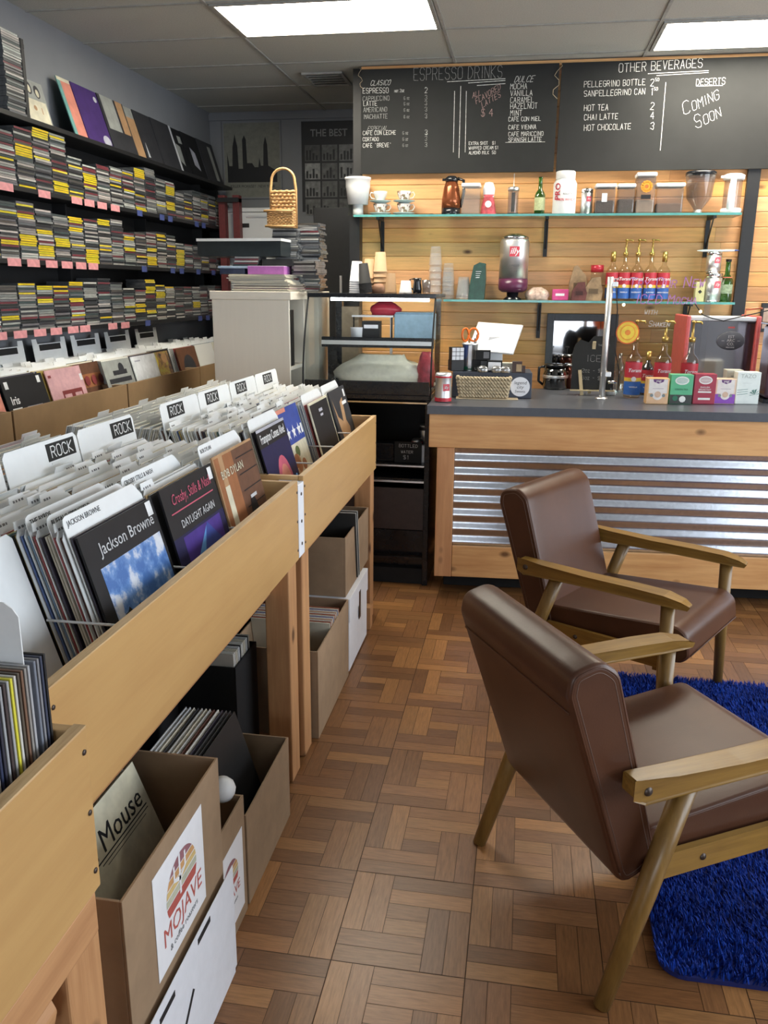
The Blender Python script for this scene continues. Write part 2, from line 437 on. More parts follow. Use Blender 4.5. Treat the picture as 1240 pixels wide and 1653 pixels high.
w = MB(); w.box(ROOM_X0, -1.13, NOOK_Y-.015, NOOK_Y, 2.84, 2.885); struct('trim_4', w, M_['paint'], 'pale strip along the top of the nook wall')

glow = bpy.data.materials.new('light_diffuser'); glow.use_nodes = True
b_ = glow.node_tree.nodes['Principled BSDF']; b_.inputs['Base Color'].default_value = (.9, .9, .85, 1)
b_.inputs['Emission Color'].default_value = (1, .93, .78, 1); b_.inputs['Emission Strength'].default_value = LAMP_W
def ceiling_light(ix, iy, label):
    x0, x1, y0, y1 = GX[ix]+.014, GX[ix+1]-.014, GY[iy]+.014, GY[iy+1]-.014
    t = thing('ceiling_light', label, 'light', ((x0+x1)/2, (y0+y1)/2, CEIL-.012), group='ceiling lights')
    hx, hy = (x1-x0)/2, (y1-y0)/2
    f = MB()
    for a in ((-hx, hx, -hy, -hy+.02), (-hx, hx, hy-.02, hy), (-hx, -hx+.02, -hy+.02, hy-.02), (hx-.02, hx, -hy+.02, hy-.02)): f.box(*a, 0, .012)
    f.build('frame', M_['tbar'], t)
    f = MB(); f.box(-hx+.02, hx-.02, -hy+.02, hy-.02, .004, .011); f.build('diffuser', glow, t)
iy = min(range(len(GY)), key=lambda k: abs(GY[k]-4.23))
ceiling_light(1, iy, 'bright fluorescent ceiling panel at the upper centre, nearer of the two')
ceiling_light(3, iy+1, 'bright fluorescent ceiling panel over the right menu board')
v = thing('ceiling_vent', 'grey louvred air vent in the ceiling over the dark nook', 'vent', (-1.335, 5.745, CEIL-.014))
f = MB()
for a in ((-.13, .13, -.17, -.15), (-.13, .13, .15, .17), (-.13, -.11, -.15, .15), (.11, .13, -.15, .15)): f.box(*a, 0, .012)
f.build('frame', M_['tbar'], v)
for k in range(5):
    f = MB(); f.at(0, -.12+k*.06, .006, 0, 0, .5); f.box(-.11, .11, -.022, .022, -.001, .001); f.build('slat', M_['tbar'], v)

# ---------------------------------------------------------------- record island: three plywood bins in a row
BIN_TOP, BIN_FLOOR = 1.014, .845
def record_bin(label, x0, x1, y0, y1, wires=()):
    """x1 is the face towards the aisle"""
    t = thing('record_bin', label, 'record bin', ((x0+x1)/2, (y0+y1)/2, 0), group='plywood record bins')
    hx, hy = (x1-x0)/2, (y1-y0)/2
    def P(name, a, m, bv=.002):
        f = MB(); f.box(*a); return f.build(name, m, t, bv)
    for s in (-1, 1):
        p = P('side_panel', (min(s*hx, s*(hx-.018)), max(s*hx, s*(hx-.018)), -hy, hy, .757, BIN_TOP), M_['ply'])
        f = MB(); f.box(min(s*hx, s*(hx-.018)), max(s*hx, s*(hx-.018)), -hy, hy, BIN_TOP, BIN_TOP+.0015); f.build('ply_edge', M_['ply_edge'], p)
        for yy, zz in [(a, b) for a in (-hy+.012, hy-.012) for b in (.79, .885, .98)]:
                f = MB(); f.at(s*(hx+.0005), yy, zz, 0, PI/2*s); f.lathe([(.0045, 0), (.004, .0015), (.0, .0015)], 8, cap=False)
                f.build('screw', M_['screw'], p)
    for s in (-1, 1):
        P('end_panel', (-hx+.018, hx-.018, min(s*hy, s*(hy-.018)), max(s*hy, s*(hy-.018)), .757, BIN_TOP), M_['ply_x'])
    P('bin_floor', (-hx+.018, hx-.018, -hy+.018, hy-.018, BIN_FLOOR-.02, BIN_FLOOR), M_['ply'])
    P('middle_panel', (-.01, .01, -hy+.018, hy-.018, BIN_FLOOR, BIN_TOP+.02), M_['ply'])
    for sy in (-1, 1):
        for sx in (-1, 1):
            xx, yy = sx*(hx-.05), sy*(hy-.045)
            P('leg', (xx-.04, xx+.04, yy-.045, yy+.045, 0, .757), M_['stud'], .004)
    for sx in (-1, 1):
        P('rail', (min(sx*(hx-.07), sx*(hx-.108)), max(sx*(hx-.07), sx*(hx-.108)), -hy+.09, hy-.09, .665, .757), M_['stud_y'], .004)
    for sy in (-1, 1):
        P('cross_rail', (-hx+.09, hx-.09, sy*(hy-.045)-.02, sy*(hy-.045)+.02, .665, .757), M_['stud'], .004)
    for yw in wires:
        f = MB(); f.tube([(hx-.19, yw-(y0+y1)/2, .985), (hx-.018, yw-(y0+y1)/2, .985)], .0028, 8); f.build('divider_rod', M_['plastic_white'], t)
    return t
X_A, X_B = -.68, -1.62
bin1 = record_bin('plywood record bin nearest the camera, cut by the left edge', -1.50, -.57, -.45, .95)
record_bin('long plywood record bin in the middle of the row, with taped box below', X_B, X_A, 1.035, 2.462, (1.35, 1.69, 2.02))
record_bin('plywood record bin at the far end, beside the dark display case', X_B, X_A, 2.532, 3.885, (2.87, 3.205, 3.535))
f = MB(); f.box(.425, .462, .44, .69, .685, .756); f.build('support_block', M_['stud_y'], bin1, .004)
f = MB(); f.prism([(.40, .60), (.445, .61), (.455, .65), (.44, .684), (.40, .684)], 'y', -.62, .58); f.build('rough_rail', M_['stud_y'], bin1, .004)
f = MB(); f.box(-.76, -.679, 2.464, 2.530, .76, 1.0)
for zz in (.80, .875, .965):
    f.at(-.6785, 2.497, zz, 0, PI/2); f.lathe([(.006, 0), (.005, .002), (0, .002)], 10, cap=False, mat=1)
tag(f.build('connecting_strip', [M_['white_card'], M_['screw']], None, .001), 'pale upright strip with dark screws joining the two far bins', 'strip')

LPW, LPT = .314, .0042
def sleeve_mesh():
    f = MB(); f.box(-LPT, 0, -LPW/2, LPW/2, 0, LPW); return f.build('record_sleeve', M_['sleeve'], None, .0006, 1)
sleeve0 = sleeve_mesh(); n_used = [0]
DARK = [(.02, .02, .022), (.05, .05, .055), (.035, .03, .05), (.10, .04, .03)]
PALE = [(.72, .71, .65), (.78, .77, .74), (.64, .60, .50), (.76, .72, .60), (.58, .58, .57), (.70, .72, .74)]
COLR = [(.30, .05, .05), (.08, .14, .34), (.34, .22, .10), (.12, .22, .20), (.45, .33, .08), (.30, .30, .36), (.22, .34, .48)]
def sleeve_colour():
    r = random.random()
    return random.choice(PALE if r < .60 else DARK if r < .78 else COLR)
def add_sleeve(x, y, z, lean, label, group, colour=None, rz=0):
    o = sleeve0 if n_used[0] == 0 else sleeve0.copy()
    if n_used[0]: COL.objects.link(o)
    n_used[0] += 1
    o.location = (x, y, z); o.rotation_euler = (0, -lean, rz); o.color = (*(colour or sleeve_colour()), 1)
    return tag(o, label, 'record', group)
STUFF = MB()          # records past the three hundred that show largest
def stuff_sleeve(x, y, z, lean, colour=None, rz=0):
    STUFF.M = Matrix.Translation((x, y, z)) @ Matrix.Rotation(rz, 4, 'Z') @ Matrix.Rotation(-lean, 4, 'Y')
    STUFF.box(-LPT, 0, -LPW/2, LPW/2, 0, LPW, None, colour or sleeve_colour())
# white divider cards with a tab
def divider_mesh(tab, header=False):
    f = MB(); W, H, r = .162, .324, .012
    pts = [(-W, 0), (W, 0)]
    if header: pts = [(-W, 0), (W, 0), (W, .372), (W-r, .372+r), (-W+r, .372+r), (-W, .372)]
    else:
        a, b_ = tab
        pts += [(W, H-r), (W-r, H)]
        if b_ < W-.02: pts += [(b_+.004, H), (b_, H+.016), (a, H+.016), (a-.004, H)]
        pts += [(-W+r, H), (-W, H-r)]
    f.prism(pts, 'x', -.0016, 0, 0)
    if not header:      # printed word on the tab
        a, b_ = tab
        for k in range(random.randint(3, 5)):
            q = a+.008+k*.010; f.box(0, .0003, q, q+random.uniform(.004, .008), H-.0, H+.005, 1)
    return f.build('divider_card', [M_['divider'], M_['grey_print']])
TABS = [(-.155, -.07), (-.12, -.03), (-.06, .03), (0, .09), (.05, .14), (-.16, -.10), (.02, .07)]
def tall_card(word):
    f = MB(); r = .014; W, H = .158, .352
    f.prism([(-W, 0), (W, 0), (W, H-.03), (W-.02, H-.006), (W-.03, H), (-W+r, H), (-W+r*.3, H-r*.3), (-W, H-r)], 'x', -.0016, 0, 0)
    t = f.build('divider_card', M_['divider'])
    f = MB(); f.M = Matrix.Rotation(PI/2, 4, 'Z'); f.text(word, .0155, -W+.012, -.0004, H-.016, 0, align='LEFT', wide=.9); f.build('lettering', M_['ink'], t)
    return t
TALL = {(0, 1, 1): 'JACKSON BROWNE', (0, 1, 6): 'BUFFALO SPRINGFIELD', (0, 1, 12): 'THE BYRDS', (0, 3, 1): 'BOB DYLAN', (0, 2, 9): 'CROSBY STILLS & NASH', (1, 0, 1): '', (1, 2, 1): '', (1, 3, 1): ''}
divs = [divider_mesh(t_) for t_ in TABS]
d_used = [0]*len(divs); nd = [0]
def add_divider(x, y, z, lean, label, group, k=None):
    k = random.randrange(len(divs)) if k is None else k
    o = divs[k] if not d_used[k] else divs[k].copy()
    if d_used[k]: COL.objects.link(o)
    d_used[k] += 1; nd[0] += 1
    o.location = (x, y, z); o.rotation_euler = (0, -lean, 0)
    return tag(o, label, 'divider card', group)
DSTUFF = MB()
def stuff_divider(x, y, z, lean, rz=0):
    DSTUFF.M = Matrix.Translation((x, y, z)) @ Matrix.Rotation(rz, 4, 'Z') @ Matrix.Rotation(-lean, 4, 'Y')
    a = random.uniform(-.15, .08); DSTUFF.box(-.0016, 0, -.162, .162, 0, .324); DSTUFF.box(-.0016, 0, a, a+.08, .324, .34)

# named front covers ---------------------------------------------------------
CV = {}
for nm, c in dict(navy=(.012, .012, .06), violet=(.06, .03, .22), black=(.012, .012, .014), white=(.72, .73, .74), cream=(.62, .58, .44), tan=(.42, .25, .13), brown=(.13, .06, .035), rust=(.30, .12, .05),
     pink=(.58, .34, .36), maroon=(.20, .04, .04), orange=(.55, .22, .04), grey=(.30, .31, .29), silver=(.55, .56, .58), sky=(.12, .32, .66), rose=(.50, .10, .16), yellow=(.66, .52, .08), green=(.10, .13, .05), blue=(.04, .07, .30),
     fog=(.40, .40, .46), coral=(.62, .24, .18), teal=(.16, .36, .34), magenta=(.42, .10, .42), purple=(.06, .03, .14), dark=(.035, .035, .04)).items():
    CV[nm] = mat('cover_'+nm, c, .5, var=.18, scale=14, spec=.25)
mt, n_, l_, b_ = nt('cover_cloudy_sky')
t_ = noise(n_, l_, 13, 6, None)
l_.new(ramp(n_, l_, t_.outputs[0], [(.42, (.05, .15, .42)), (.50, (.14, .28, .58)), (.56, (.60, .64, .74)), (.7, (.74, .76, .80))]).outputs[0], b_.inputs['Base Color']); b_.inputs['Roughness'].default_value = .35
CV['clouds'] = mt
mt, n_, l_, b_ = nt('cover_mottled')
t_ = noise(n_, l_, 18, 5)
l_.new(ramp(n_, l_, t_.outputs[0], [(.35, (.05, .04, .06)), (.5, (.34, .20, .08)), (.6, (.40, .36, .08)), (.7, (.12, .10, .16))]).outputs[0], b_.inputs['Base Color'])
CV['mottled'] = mt
CVN = list(CV)
def cover(label, x, y, z, lean, base, art, group='front covers in the record bins', size=LPW, rz=0):
    """a sleeve whose printed front is drawn by art(f, q): q places printing on the face, u to the right, v up from the bottom"""
    f = MB(); h = size/2
    f.box(-.005, 0, -h, h, 0, size, CVN.index(base))
    o_ = [0.0002]
    R90 = Matrix.Rotation(PI/2, 4, 'Z')
    class Q:
        def poly(s, pts, c): o_[0] += .00012; f.poly([(o_[0], (p-.5)*size, q*size) for p, q in pts], CVN.index(c))
        def rect(s, a, b_, c_, d, c): s.poly([(a, c_), (b_, c_), (b_, d), (a, d)], c)
        def oval(s, cx_, cy_, rx, ry, c, n=22): s.poly([(cx_+rx*math.cos(2*PI*k/n), cy_+ry*math.sin(2*PI*k/n)) for k in range(n)], c)
        def text(s, body, sz, cx_, cy_, c, **k):
            o_[0] += .0003; f.M = R90; f.text(body, sz*size, (cx_-.5)*size, -o_[0], cy_*size, CVN.index(c), **k); f.M = Matrix.Identity(4)
        def sticker(s, cx_=.93, cy_=.93): s.rect(cx_-.04, cx_+.04, cy_-.05, cy_+.05, 'white')
    art(Q())
    o = f.build('record_sleeve', [CV[k] for k in CVN])
    o.location = (x, y, z); o.rotation_euler = (0, -lean, rz)
    return tag(o, label, 'record', group)
def trees(q, a, b_, base, h, c):
    pts = [(a, 0), (b_, 0)]; n = 26
    for k in range(n+1):
        t_ = 1-k/n; pts.append((a+(b_-a)*t_, base+h*(.5+.5*math.sin(t_*5.2+.4))*random.uniform(.75, 1)))
    q.poly(pts, c)
def a_cloud(q):
    q.rect(.12, .97, .0, .76, 'clouds'); q.rect(.12, .97, 0, .12, 'black'); trees(q, .12, .97, .20, .26, 'black')
    q.text('Jackson Browne', .115, .56, .865, 'silver', wide=1.02); q.sticker(.93, .94)
def a_night(q):
    q.rect(0, 1, 0, .62, 'navy'); q.rect(.16, .9, 0, .60, 'violet'); q.poly([(.18, .30), (.60, .58), (.42, .34), (.36, .18)], 'sky'); q.poly([(.16, .0), (.16, .34), (.3, .24), (.42, .34), (.62, .60), (.9, .34), (.9, 0)], 'blue')
    q.oval(.74, .12, .10, .22, 'rose'); q.oval(.75, .1, .07, .18, 'navy'); q.poly([(.5, .06), (.62, .12), (.66, .04), (.56, .0)], 'sky')
    q.text('Crosby, Stills & Nash', .115, .52, .885, 'rose', shear=.25, wide=.78); q.rect(.08, .9, .79, .80, 'rose'); q.text('DAYLIGHT AGAIN', .085, .52, .69, 'silver', wide=.95); q.sticker(.93, .93)
def a_brown(q):
    q.rect(.40, 1, 0, .98, 'brown'); q.rect(.22, .44, 0, .98, 'rust'); q.rect(.02, .22, 0, .72, 'cream'); q.poly([(.02, .0), (.10, 0), (.12, .98), (.02, .98)], 'rust')
    for k in range(6): q.rect(.5, .98, .14+k*.15, .15+k*.15, 'black')
    q.oval(.66, .36, .09, .16, 'black'); q.oval(.86, .16, .08, .2, 'rust'); q.rect(.62, .78, .5, .53, 'silver'); q.text('BOB DYLAN', .10, .36, .82, 'cream')
def a_stage(q):
    q.rect(.0, 1, .0, .8, 'navy'); q.oval(.55, .28, .24, .36, 'rose'); q.oval(.56, .26, .18, .28, 'coral'); q.oval(.58, .30, .08, .10, 'dark'); q.oval(.54, .12, .1, .1, 'black'); q.oval(.9, .28, .05, .08, 'sky'); q.oval(.18, .1, .05, .08, 'sky')
    q.rect(0, 1, .97, 1, 'fog'); q.text('Frampton Comes Alive!', .135, .5, .885, 'white', wide=.66, bold=.0006)
def star(q, cx_, cy_, r, c):
    q.poly([(cx_+r*(1 if k % 2 == 0 else .42)*math.sin(PI*k/5), cy_+r*(1 if k % 2 == 0 else .42)*math.cos(PI*k/5)) for k in range(10)], c)
def a_stars(q):
    q.rect(0, 1, .55, 1, 'blue'); q.rect(0, 1, 0, .55, 'cream'); q.rect(.0, .5, .95, 1, 'coral')
    for k in range(4): star(q, .16+k*.22, .68, .09, 'white')
    for k in range(9): q.oval(.5+random.uniform(-.2, .2), .28+random.uniform(-.2, .2), .09, .07, random.choice(['green', 'rust', 'tan']))
    q.rect(.9, .97, .62, .74, 'white')
def a_dark_crowd(q):
    q.rect(.03, .97, .03, .97, 'black')
    q.rect(.42, .6, .84, .88, 'fog'); q.rect(.44, .58, .78, .81, 'fog')
    for k in range(14): q.rect(.12+k*.058, .14+k*.058, .06, .06+random.uniform(.1, .28), random.choice(['silver', 'fog', 'tan']))
def a_figure(q):
    q.rect(.04, .96, .0, .96, 'dark'); q.poly([(.3, 0), (.55, 0), (.72, .4), (.6, .52), (.7, .85), (.5, .8), (.42, .52), (.2, .62), (.08, .9), (.15, .5)], 'tan'); q.rect(.62, .9, .74, .79, 'white'); q.rect(.84, .93, .84, .95, 'white')
Z1 = BIN_FLOOR
G2 = 'records in the middle bin'; G3 = 'records in the far bin'
cols2 = [1.19, 1.52, 1.855, 2.185]; cols3 = [2.705, 3.035, 3.37, 3.70]
L16 = .279
cover('cloudy-sky record cover with black treeline, front of the middle bin', -.715, 1.522, Z1, L16, 'black', a_cloud)
cover('dark blue record cover with red script beside the cloudy-sky cover', -.712, 1.855, Z1+.009, .25, 'black', a_night)
cover('brown record cover lettered in cream on a wooden-wall picture', -.712, 2.175, Z1+.020, .24, 'tan', a_brown)
cover('black record cover with a pinkish stage figure and tall white title', -.752, 2.695, Z1+.006, L16, 'black', a_stage)
cover('blue record cover with white stars above a cream picture', -.795, 3.02, Z1+.017, L16, 'cream', a_stars)
cover('black record cover with thin white border in the far bin', -.75, 3.36, Z1+.006, L16, 'cream', a_dark_crowd)
cover('dark record cover with a tan figure at the far end of the bins', -.752, 3.715, Z1+.01, L16, 'dark', a_figure)
words_ = {0: 'leftmost', 1: 'cloudy-sky', 2: 'dark blue', 3: 'brown'}
front3 = ['stage-figure', 'white-stars', 'black crowd', 'tan-figure']
for bi, (cols, n_ind) in enumerate(((cols2, 40), (cols3, 27))):
    for ci, y in enumerate(cols):
        nm = (['plain white', 'cloudy-sky', 'dark blue', 'brown'] if bi == 0 else front3)[ci]
        gname = (G2 if bi == 0 else G3)+', '+nm+' column'
        x = (-.722 if bi == 0 else -.759)-.004; k = 0; nr = 0; ndv = 0
        if bi == 0 and ci == 0: x = -.832
        if bi == 1 and ci == 1: x = -.812
        ln = L16
        while x > -1.088:
            ln = L16 + min(.05, (-.72-x)*.12)
            dv = (k % 6 == 4) or (k % 6 == 2 and random.random() < .35) or (bi == 0 and ci == 0 and k == 0)
            yy = y+random.uniform(-.004, .004); zz = Z1
            if (bi, ci, k) in TALL:
                wd_ = TALL[(bi, ci, k)]; o = tall_card(wd_); move(o, x, yy, zz+.001+(.012 if ci == 3 and bi == 0 else 0), 0, -ln)
                tag(o, 'tall white card%s, %s slot behind the %s cover' % (' with small black name' if wd_ else '', nth(k), nm), 'divider card', 'tall white cards in the record bins'); x -= .006
            elif dv:
                ndv += 1
                if nd[0] < 84: add_divider(x, yy, zz+.001, ln, 'white tabbed divider, %s behind the %s cover' % (nth(ndv-1), nm), 'tabbed dividers in the record bins')
                else: stuff_divider(x, yy, zz+.001, ln)
                x -= .006
            else:
                nr += 1; tall = random.random()
                if bi == 0 and k < 3 and ci in (1, 2): col = random.choice(DARK[:3]+[(.5, .34, .16)])
                elif bi == 0 and ci == 1 and random.random() < .55: col = random.choice(DARK+COLR)
                elif bi == 1 and ci == 2 and k < 16 and random.random() < .6: col = random.choice([(.10, .18, .40), (.05, .06, .12), (.3, .06, .06), (.5, .55, .65)])
                else: col = None
                if nr <= n_ind-(8 if ci == 0 and bi == 0 else 0):
                    add_sleeve(x, yy, zz, ln, 'record sleeve, %s one behind the %s cover of the %s bin' % (nth(nr-1), nm, 'middle' if bi == 0 else 'far'), gname, col)
                else: stuff_sleeve(x, yy, zz, ln, col)
                x -= random.choice([.0052, .006, .0066, .008])
            k += 1
# black-labelled genre headers
def header(label, x, y, ly, lean, z=BIN_FLOOR):
    t = move(divider_mesh(None, True), x, y, z, 0, -lean)
    t.name = 'genre_card'
    tag(t, label, 'divider card', 'genre header cards')
    f = MB(); f.box(0, .0006, ly-.066, ly+.066, .330, .374)
    p = f.build('label_strip', M_['chalkboard'], t)
    f = MB(); chalk(f, 'ROCK', (.0009, ly-.047, .338), (0, 1, 0), (0, 0, 1), .028, .0032, .02)
    f.build('lettering', M_['plastic_white'], p)
    return t
HD = [('first', 1.19, .03), ('second', 1.52, .06), ('third', 1.855, .08), ('fourth', 2.185, .085), ('fifth', 2.705, -.04), ('sixth', 3.035, -.03), ('seventh', 3.37, -.03), ('eighth', 3.70, .01)]
for k, (o_, y, ly) in enumerate(HD):
    header('white header card lettered in chalk white on black, %s from the near end' % o_, -1.098, y, ly, .17, BIN_FLOOR+.004)
# far half of the island, leaning the other way
for cols in (cols2, cols3):
    for y in cols:
        x = -1.585; k = 0
        while x < -1.215:
            ln = -L16-.02
            if k % 5 == 3: stuff_divider(x, y, Z1, ln); x += .0065
            else:
                c_ = (.62, .30, .12) if (y > 1.6 and y < 1.95 and -1.40 < x < -1.34) else (.55, .25, .30) if (y > 2.1 and y < 2.3 and x < -1.53) else random.choice(PALE)
                stuff_sleeve(x, y, Z1, ln, c_); x += random.choice([.006, .0068, .008])
            k += 1
# bin nearest the camera: records standing across, spines to the aisle
yy = .925; k = 0
near = [DARK[0], (.05, .06, .10), (.25, .25, .27), (.20, .22, .27), 'card', (.42, .42, .44), (.30, .28, .26), (.20, .11, .07), (.10, .08, .06), (.62, .60, .56), (.72, .66, .06), (.40, .40, .40), (.07, .05, .05), (.35, .36, .38), (.03, .03, .05), (.03, .04, .09), (.5, .48, .44), (.04, .04, .05)]
for c_ in near:
    if c_ == 'card':
        f = MB(); r = .018
        f.prism([(-.16, 0), (.16, 0), (.16, .395-r), (.16-r*.4, .395-r*.4), (.16-r, .395), (-.16, .395)], 'y', -.002, 0)
        tag(move(f.build('divider_card', M_['plastic_white']), -.775, yy, BIN_FLOOR-.028), 'tall plain white card with rounded corner at the left edge', 'divider card')
        yy -= .006
    else:
        hh = -.028
        add_sleeve(-.761, yy, BIN_FLOOR+hh, 0, 'record sleeve standing in the nearest bin, %s from its far end' % nth(k), 'records in the nearest bin', c_, PI/2)
        k += 1; yy -= .0075

# ---------------------------------------------------------------- wall side: low record bins under the disc shelves
WX = -2.06
wb = [(2.55, 3.10), (3.105, 4.13), (4.135, 5.15), (5.155, 6.2)]
for k, (y0, y1) in enumerate(wb):
    t = thing('record_bin', 'brown record bin against the left wall, %s from the near end' % _O[k], 'record bin', (-2.27, (y0+y1)/2, 0), group='brown bins along the wall')
    h = (y1-y0)/2-.004
    for nm, a in (('front_panel', (.20, .212, -h, h, .62, 1.10)), ('back_panel', (-.222, -.21, -h, h, .62, 1.12)), ('bin_floor', (-.21, .20, -h, h, .90, .912)),
                  ('end_panel', (-.21, .20, -h, -h+.012, .62, 1.095)), ('end_panel', (-.21, .20, h-.012, h, .62, 1.095)), ('base', (-.21, .19, -h, h, 0, .62))):
        f = MB(); f.box(*a); f.build(nm, M_['black'] if nm == 'base' else M_['brownboard'] if nm == 'front_panel' else M_['card'], t, .0015)
def a_yel(q):
    q.rect(0, .7, 0, 1, 'cream'); q.rect(0, .6, .05, .5, 'yellow')
    for k in range(6): q.rect(.05+k*.1, .07+k*.1, .02, .5, 'black')
    q.rect(.74, 1, 0, .96, 'coral'); q.rect(0, .6, .28, .31, 'black')
def a_iris(q):
    q.text('Iris', .16, .2, .68, 'white', bold=.002); q.rect(.08, .3, .48, .58, 'white')
    q.rect(.42, .8, .5, .57, 'fog'); q.oval(.72, .2, .14, .26, 'coral'); q.oval(.72, .22, .06, .1, 'maroon'); q.sticker(.88, .92); q.sticker(.1, .9)
def a_pink(q):
    q.rect(.3, .88, .30, .66, 'maroon'); q.rect(.2, .98, .12, .34, 'maroon')
    for cx_ in (.36, .80): q.oval(cx_, .16, .16, .24, 'pink'); q.oval(cx_, .15, .11, .2, 'maroon')
    for cx_ in (.44, .74): q.rect(cx_-.1, cx_+.1, .5, .6, 'pink'); q.rect(cx_-.07, cx_+.08, .4, .47, 'pink')
    q.rect(.04, .12, .88, .92, 'maroon'); q.sticker(.95, .82)
def a_orange(q):
    q.rect(.03, .97, .6, .82, 'rust')
    for r in range(3):
        for k in range(6): q.oval(.1+k*.16, .14+r*.15, .07, .07, 'orange'); q.oval(.1+k*.16, .14+r*.15, .035, .035, 'brown')
    for k in range(4): q.oval(.16+k*.22, .71, .08, .08, 'maroon')
    q.sticker(.95, .92)
def a_grey(q):
    for k, (a, b_) in enumerate(((.3, .8), (.1, .9), (.2, .75))): q.rect(a, b_, .74-k*.13, .82-k*.13, 'dark')
    q.oval(.62, .84, .1, .1, 'dark'); q.poly([(.7, 0), (1, .0), (1, .5), (.84, .52)], 'black'); q.rect(.3, .6, .2, .23, 'fog')
def a_white(q): q.rect(.12, .34, .9, .925, 'fog')
def a_mot(q): q.rect(.02, .98, .02, .98, 'mottled'); q.oval(.3, .8, .14, .14, 'yellow'); q.oval(.75, .85, .12, .1, 'tan'); q.rect(0, .2, .7, 1, 'rust')
def a_brn(q): q.rect(.03, .97, .03, .97, 'brown'); q.oval(.5, .55, .3, .3, 'dark')
WG = 'front covers in the wall bins'
wl = [('yellow and orange record cover at the left edge', 3.02, .0, 'cream', a_yel), ('black record cover with white name and coral portrait by the wall', 3.36, .0, 'black', a_iris), ('pink record cover with two maroon arches by the wall', 3.735, .02, 'pink', a_pink),
      ('dark record cover with rows of orange rings by the wall', 4.02, .055, 'brown', a_orange), ('grey record cover with dark lettering by the wall', 4.235, .0, 'grey', a_grey), ('plain white record cover by the wall', 4.57, .0, 'white', a_white),
      ('multicoloured record cover with yellow and orange by the wall', 4.87, .05, 'black', a_mot), ('dark brown record cover beside the cream cabinet', 5.23, .015, 'brown', a_brn)]
for lb, y, dx, bs, art in wl: cover(lb, WX-.03-dx, y, .913, .26, bs, art, WG)
for y in (2.7, 3.02, 3.36, 3.70, 4.03, 4.3, 4.62, 4.93, 5.25, 5.6, 5.92):
    x = WX-.045-.02; k = 0
    if 3.8 < y < 4.1 or 4.8 < y < 5: x -= .05
    while x > -2.38:
        ln = .26
        if k % 6 == 5: stuff_divider(x, y, .913, ln); x -= .006
        else: stuff_sleeve(x, y, .913, ln); x -= random.choice([.0062, .007, .0085])
        k += 1
tag(STUFF.build('record_sleeves', M_['sleeve_stuff']), 'packed pale record sleeves filling the backs of all the bins', 'records', kind='stuff')
tag(DSTUFF.build('divider_cards', M_['divider']), 'white tabbed cards among the records at the backs of the bins', 'divider cards', kind='stuff')
ht = [(3.27, 'near the left edge'), (3.66, 'behind the pink cover'), (4.05, 'behind the orange-ring cover'), (4.42, 'behind the grey cover'), (4.8, 'behind the plain white cover'), (5.2, 'behind the dark brown cover')]
for y, lb in ht:
    f = MB(); f.prism([(-.155, 0), (.155, 0), (.155, .425), (.115, .425), (.11, .40), (-.11, .40), (-.115, .425), (-.155, .425)], 'x', -.002, 0, 0)
    f.box(0, .0008, -.10, .10, .365, .395, 1)
    t = move(f.build('genre_card', [M_['divider'], M_['ink']]), -2.385, y, .915, 0, -.12); tag(t, 'grey notched header card in the wall bins, '+lb, 'divider card', 'grey header cards by the wall')

# ---------------------------------------------------------------- black disc shelves on the left wall
SH = [2.345, 2.035, 1.715, 1.395]
t = thing('disc_shelving', 'black wall shelving loaded with stacked discs along the left wall', 'shelving', (-2.4, 4.6, 0))
for zz in SH:
    f = MB(); f.box(-.095, .10, -2.2, 2.0, zz-.022, zz); f.build('shelf', M_['black'], t, .002)
for y in (-2.2, -1.26, -.30, .66, 1.62, 1.985):
    f = MB(); f.box(-.095, -.02, y, y+.016, SH[3], SH[0]-.022); f.build('upright', M_['matte_black'], t)
f = MB(); f.box(-.0985, -.0955, -2.2, 2.0, SH[3]-.02, SH[0]-.022); f.build('back_panel', M_['matte_black'], t)
CDW, CDH, CDD = .142, .0102, .124
f = MB(); f.box(-CDD, 0, -CDW/2, CDW/2, 0, CDH-.0006, 1); f.quad((.0003, -CDW/2+.002, .0008), (.0003, CDW/2-.006, .0008), (.0003, CDW/2-.006, CDH-.0014), (.0003, -CDW/2+.002, CDH-.0014), 0)
cd0 = f.build('disc_case', [M_['cd_spine'], M_['cd_case']])
n_cd = [0]; CDS = MB()
YEL = [(.72, .56, .02), (.66, .50, .02), (.75, .62, .06)]
GRY = [(.03, .03, .03), (.05, .05, .055), (.10, .09, .08), (.40, .39, .36), (.55, .54, .50), (.16, .16, .17), (.24, .24, .23), (.03, .03, .035), (.18, .04, .05), (.06, .08, .08), (.30, .29, .27)]
def disc(x, y, z, colour, label, group, solid=True, rz=0):
    if solid and n_cd[0] < 300:
        o = cd0 if n_cd[0] == 0 else cd0.copy()
        if n_cd[0]: COL.objects.link(o)
        n_cd[0] += 1
        o.location = (x, y, z); o.rotation_euler = (0, 0, rz); o.color = (*colour, 1); tag(o, label, 'disc case', group)
    else:
        CDS.M = Matrix.Translation((x, y, z)) @ Matrix.Rotation(rz, 4, 'Z')
        CDS.box(-CDD, 0, -CDW/2, CDW/2, 0, CDH-.0006, None, (.10, .105, .11))
        CDS.quad((.0003, -CDW/2+.002, .0008), (.0003, CDW/2-.006, .0008), (.0003, CDW/2-.006, CDH-.0014), (.0003, -CDW/2+.002, CDH-.0014), None, colour)
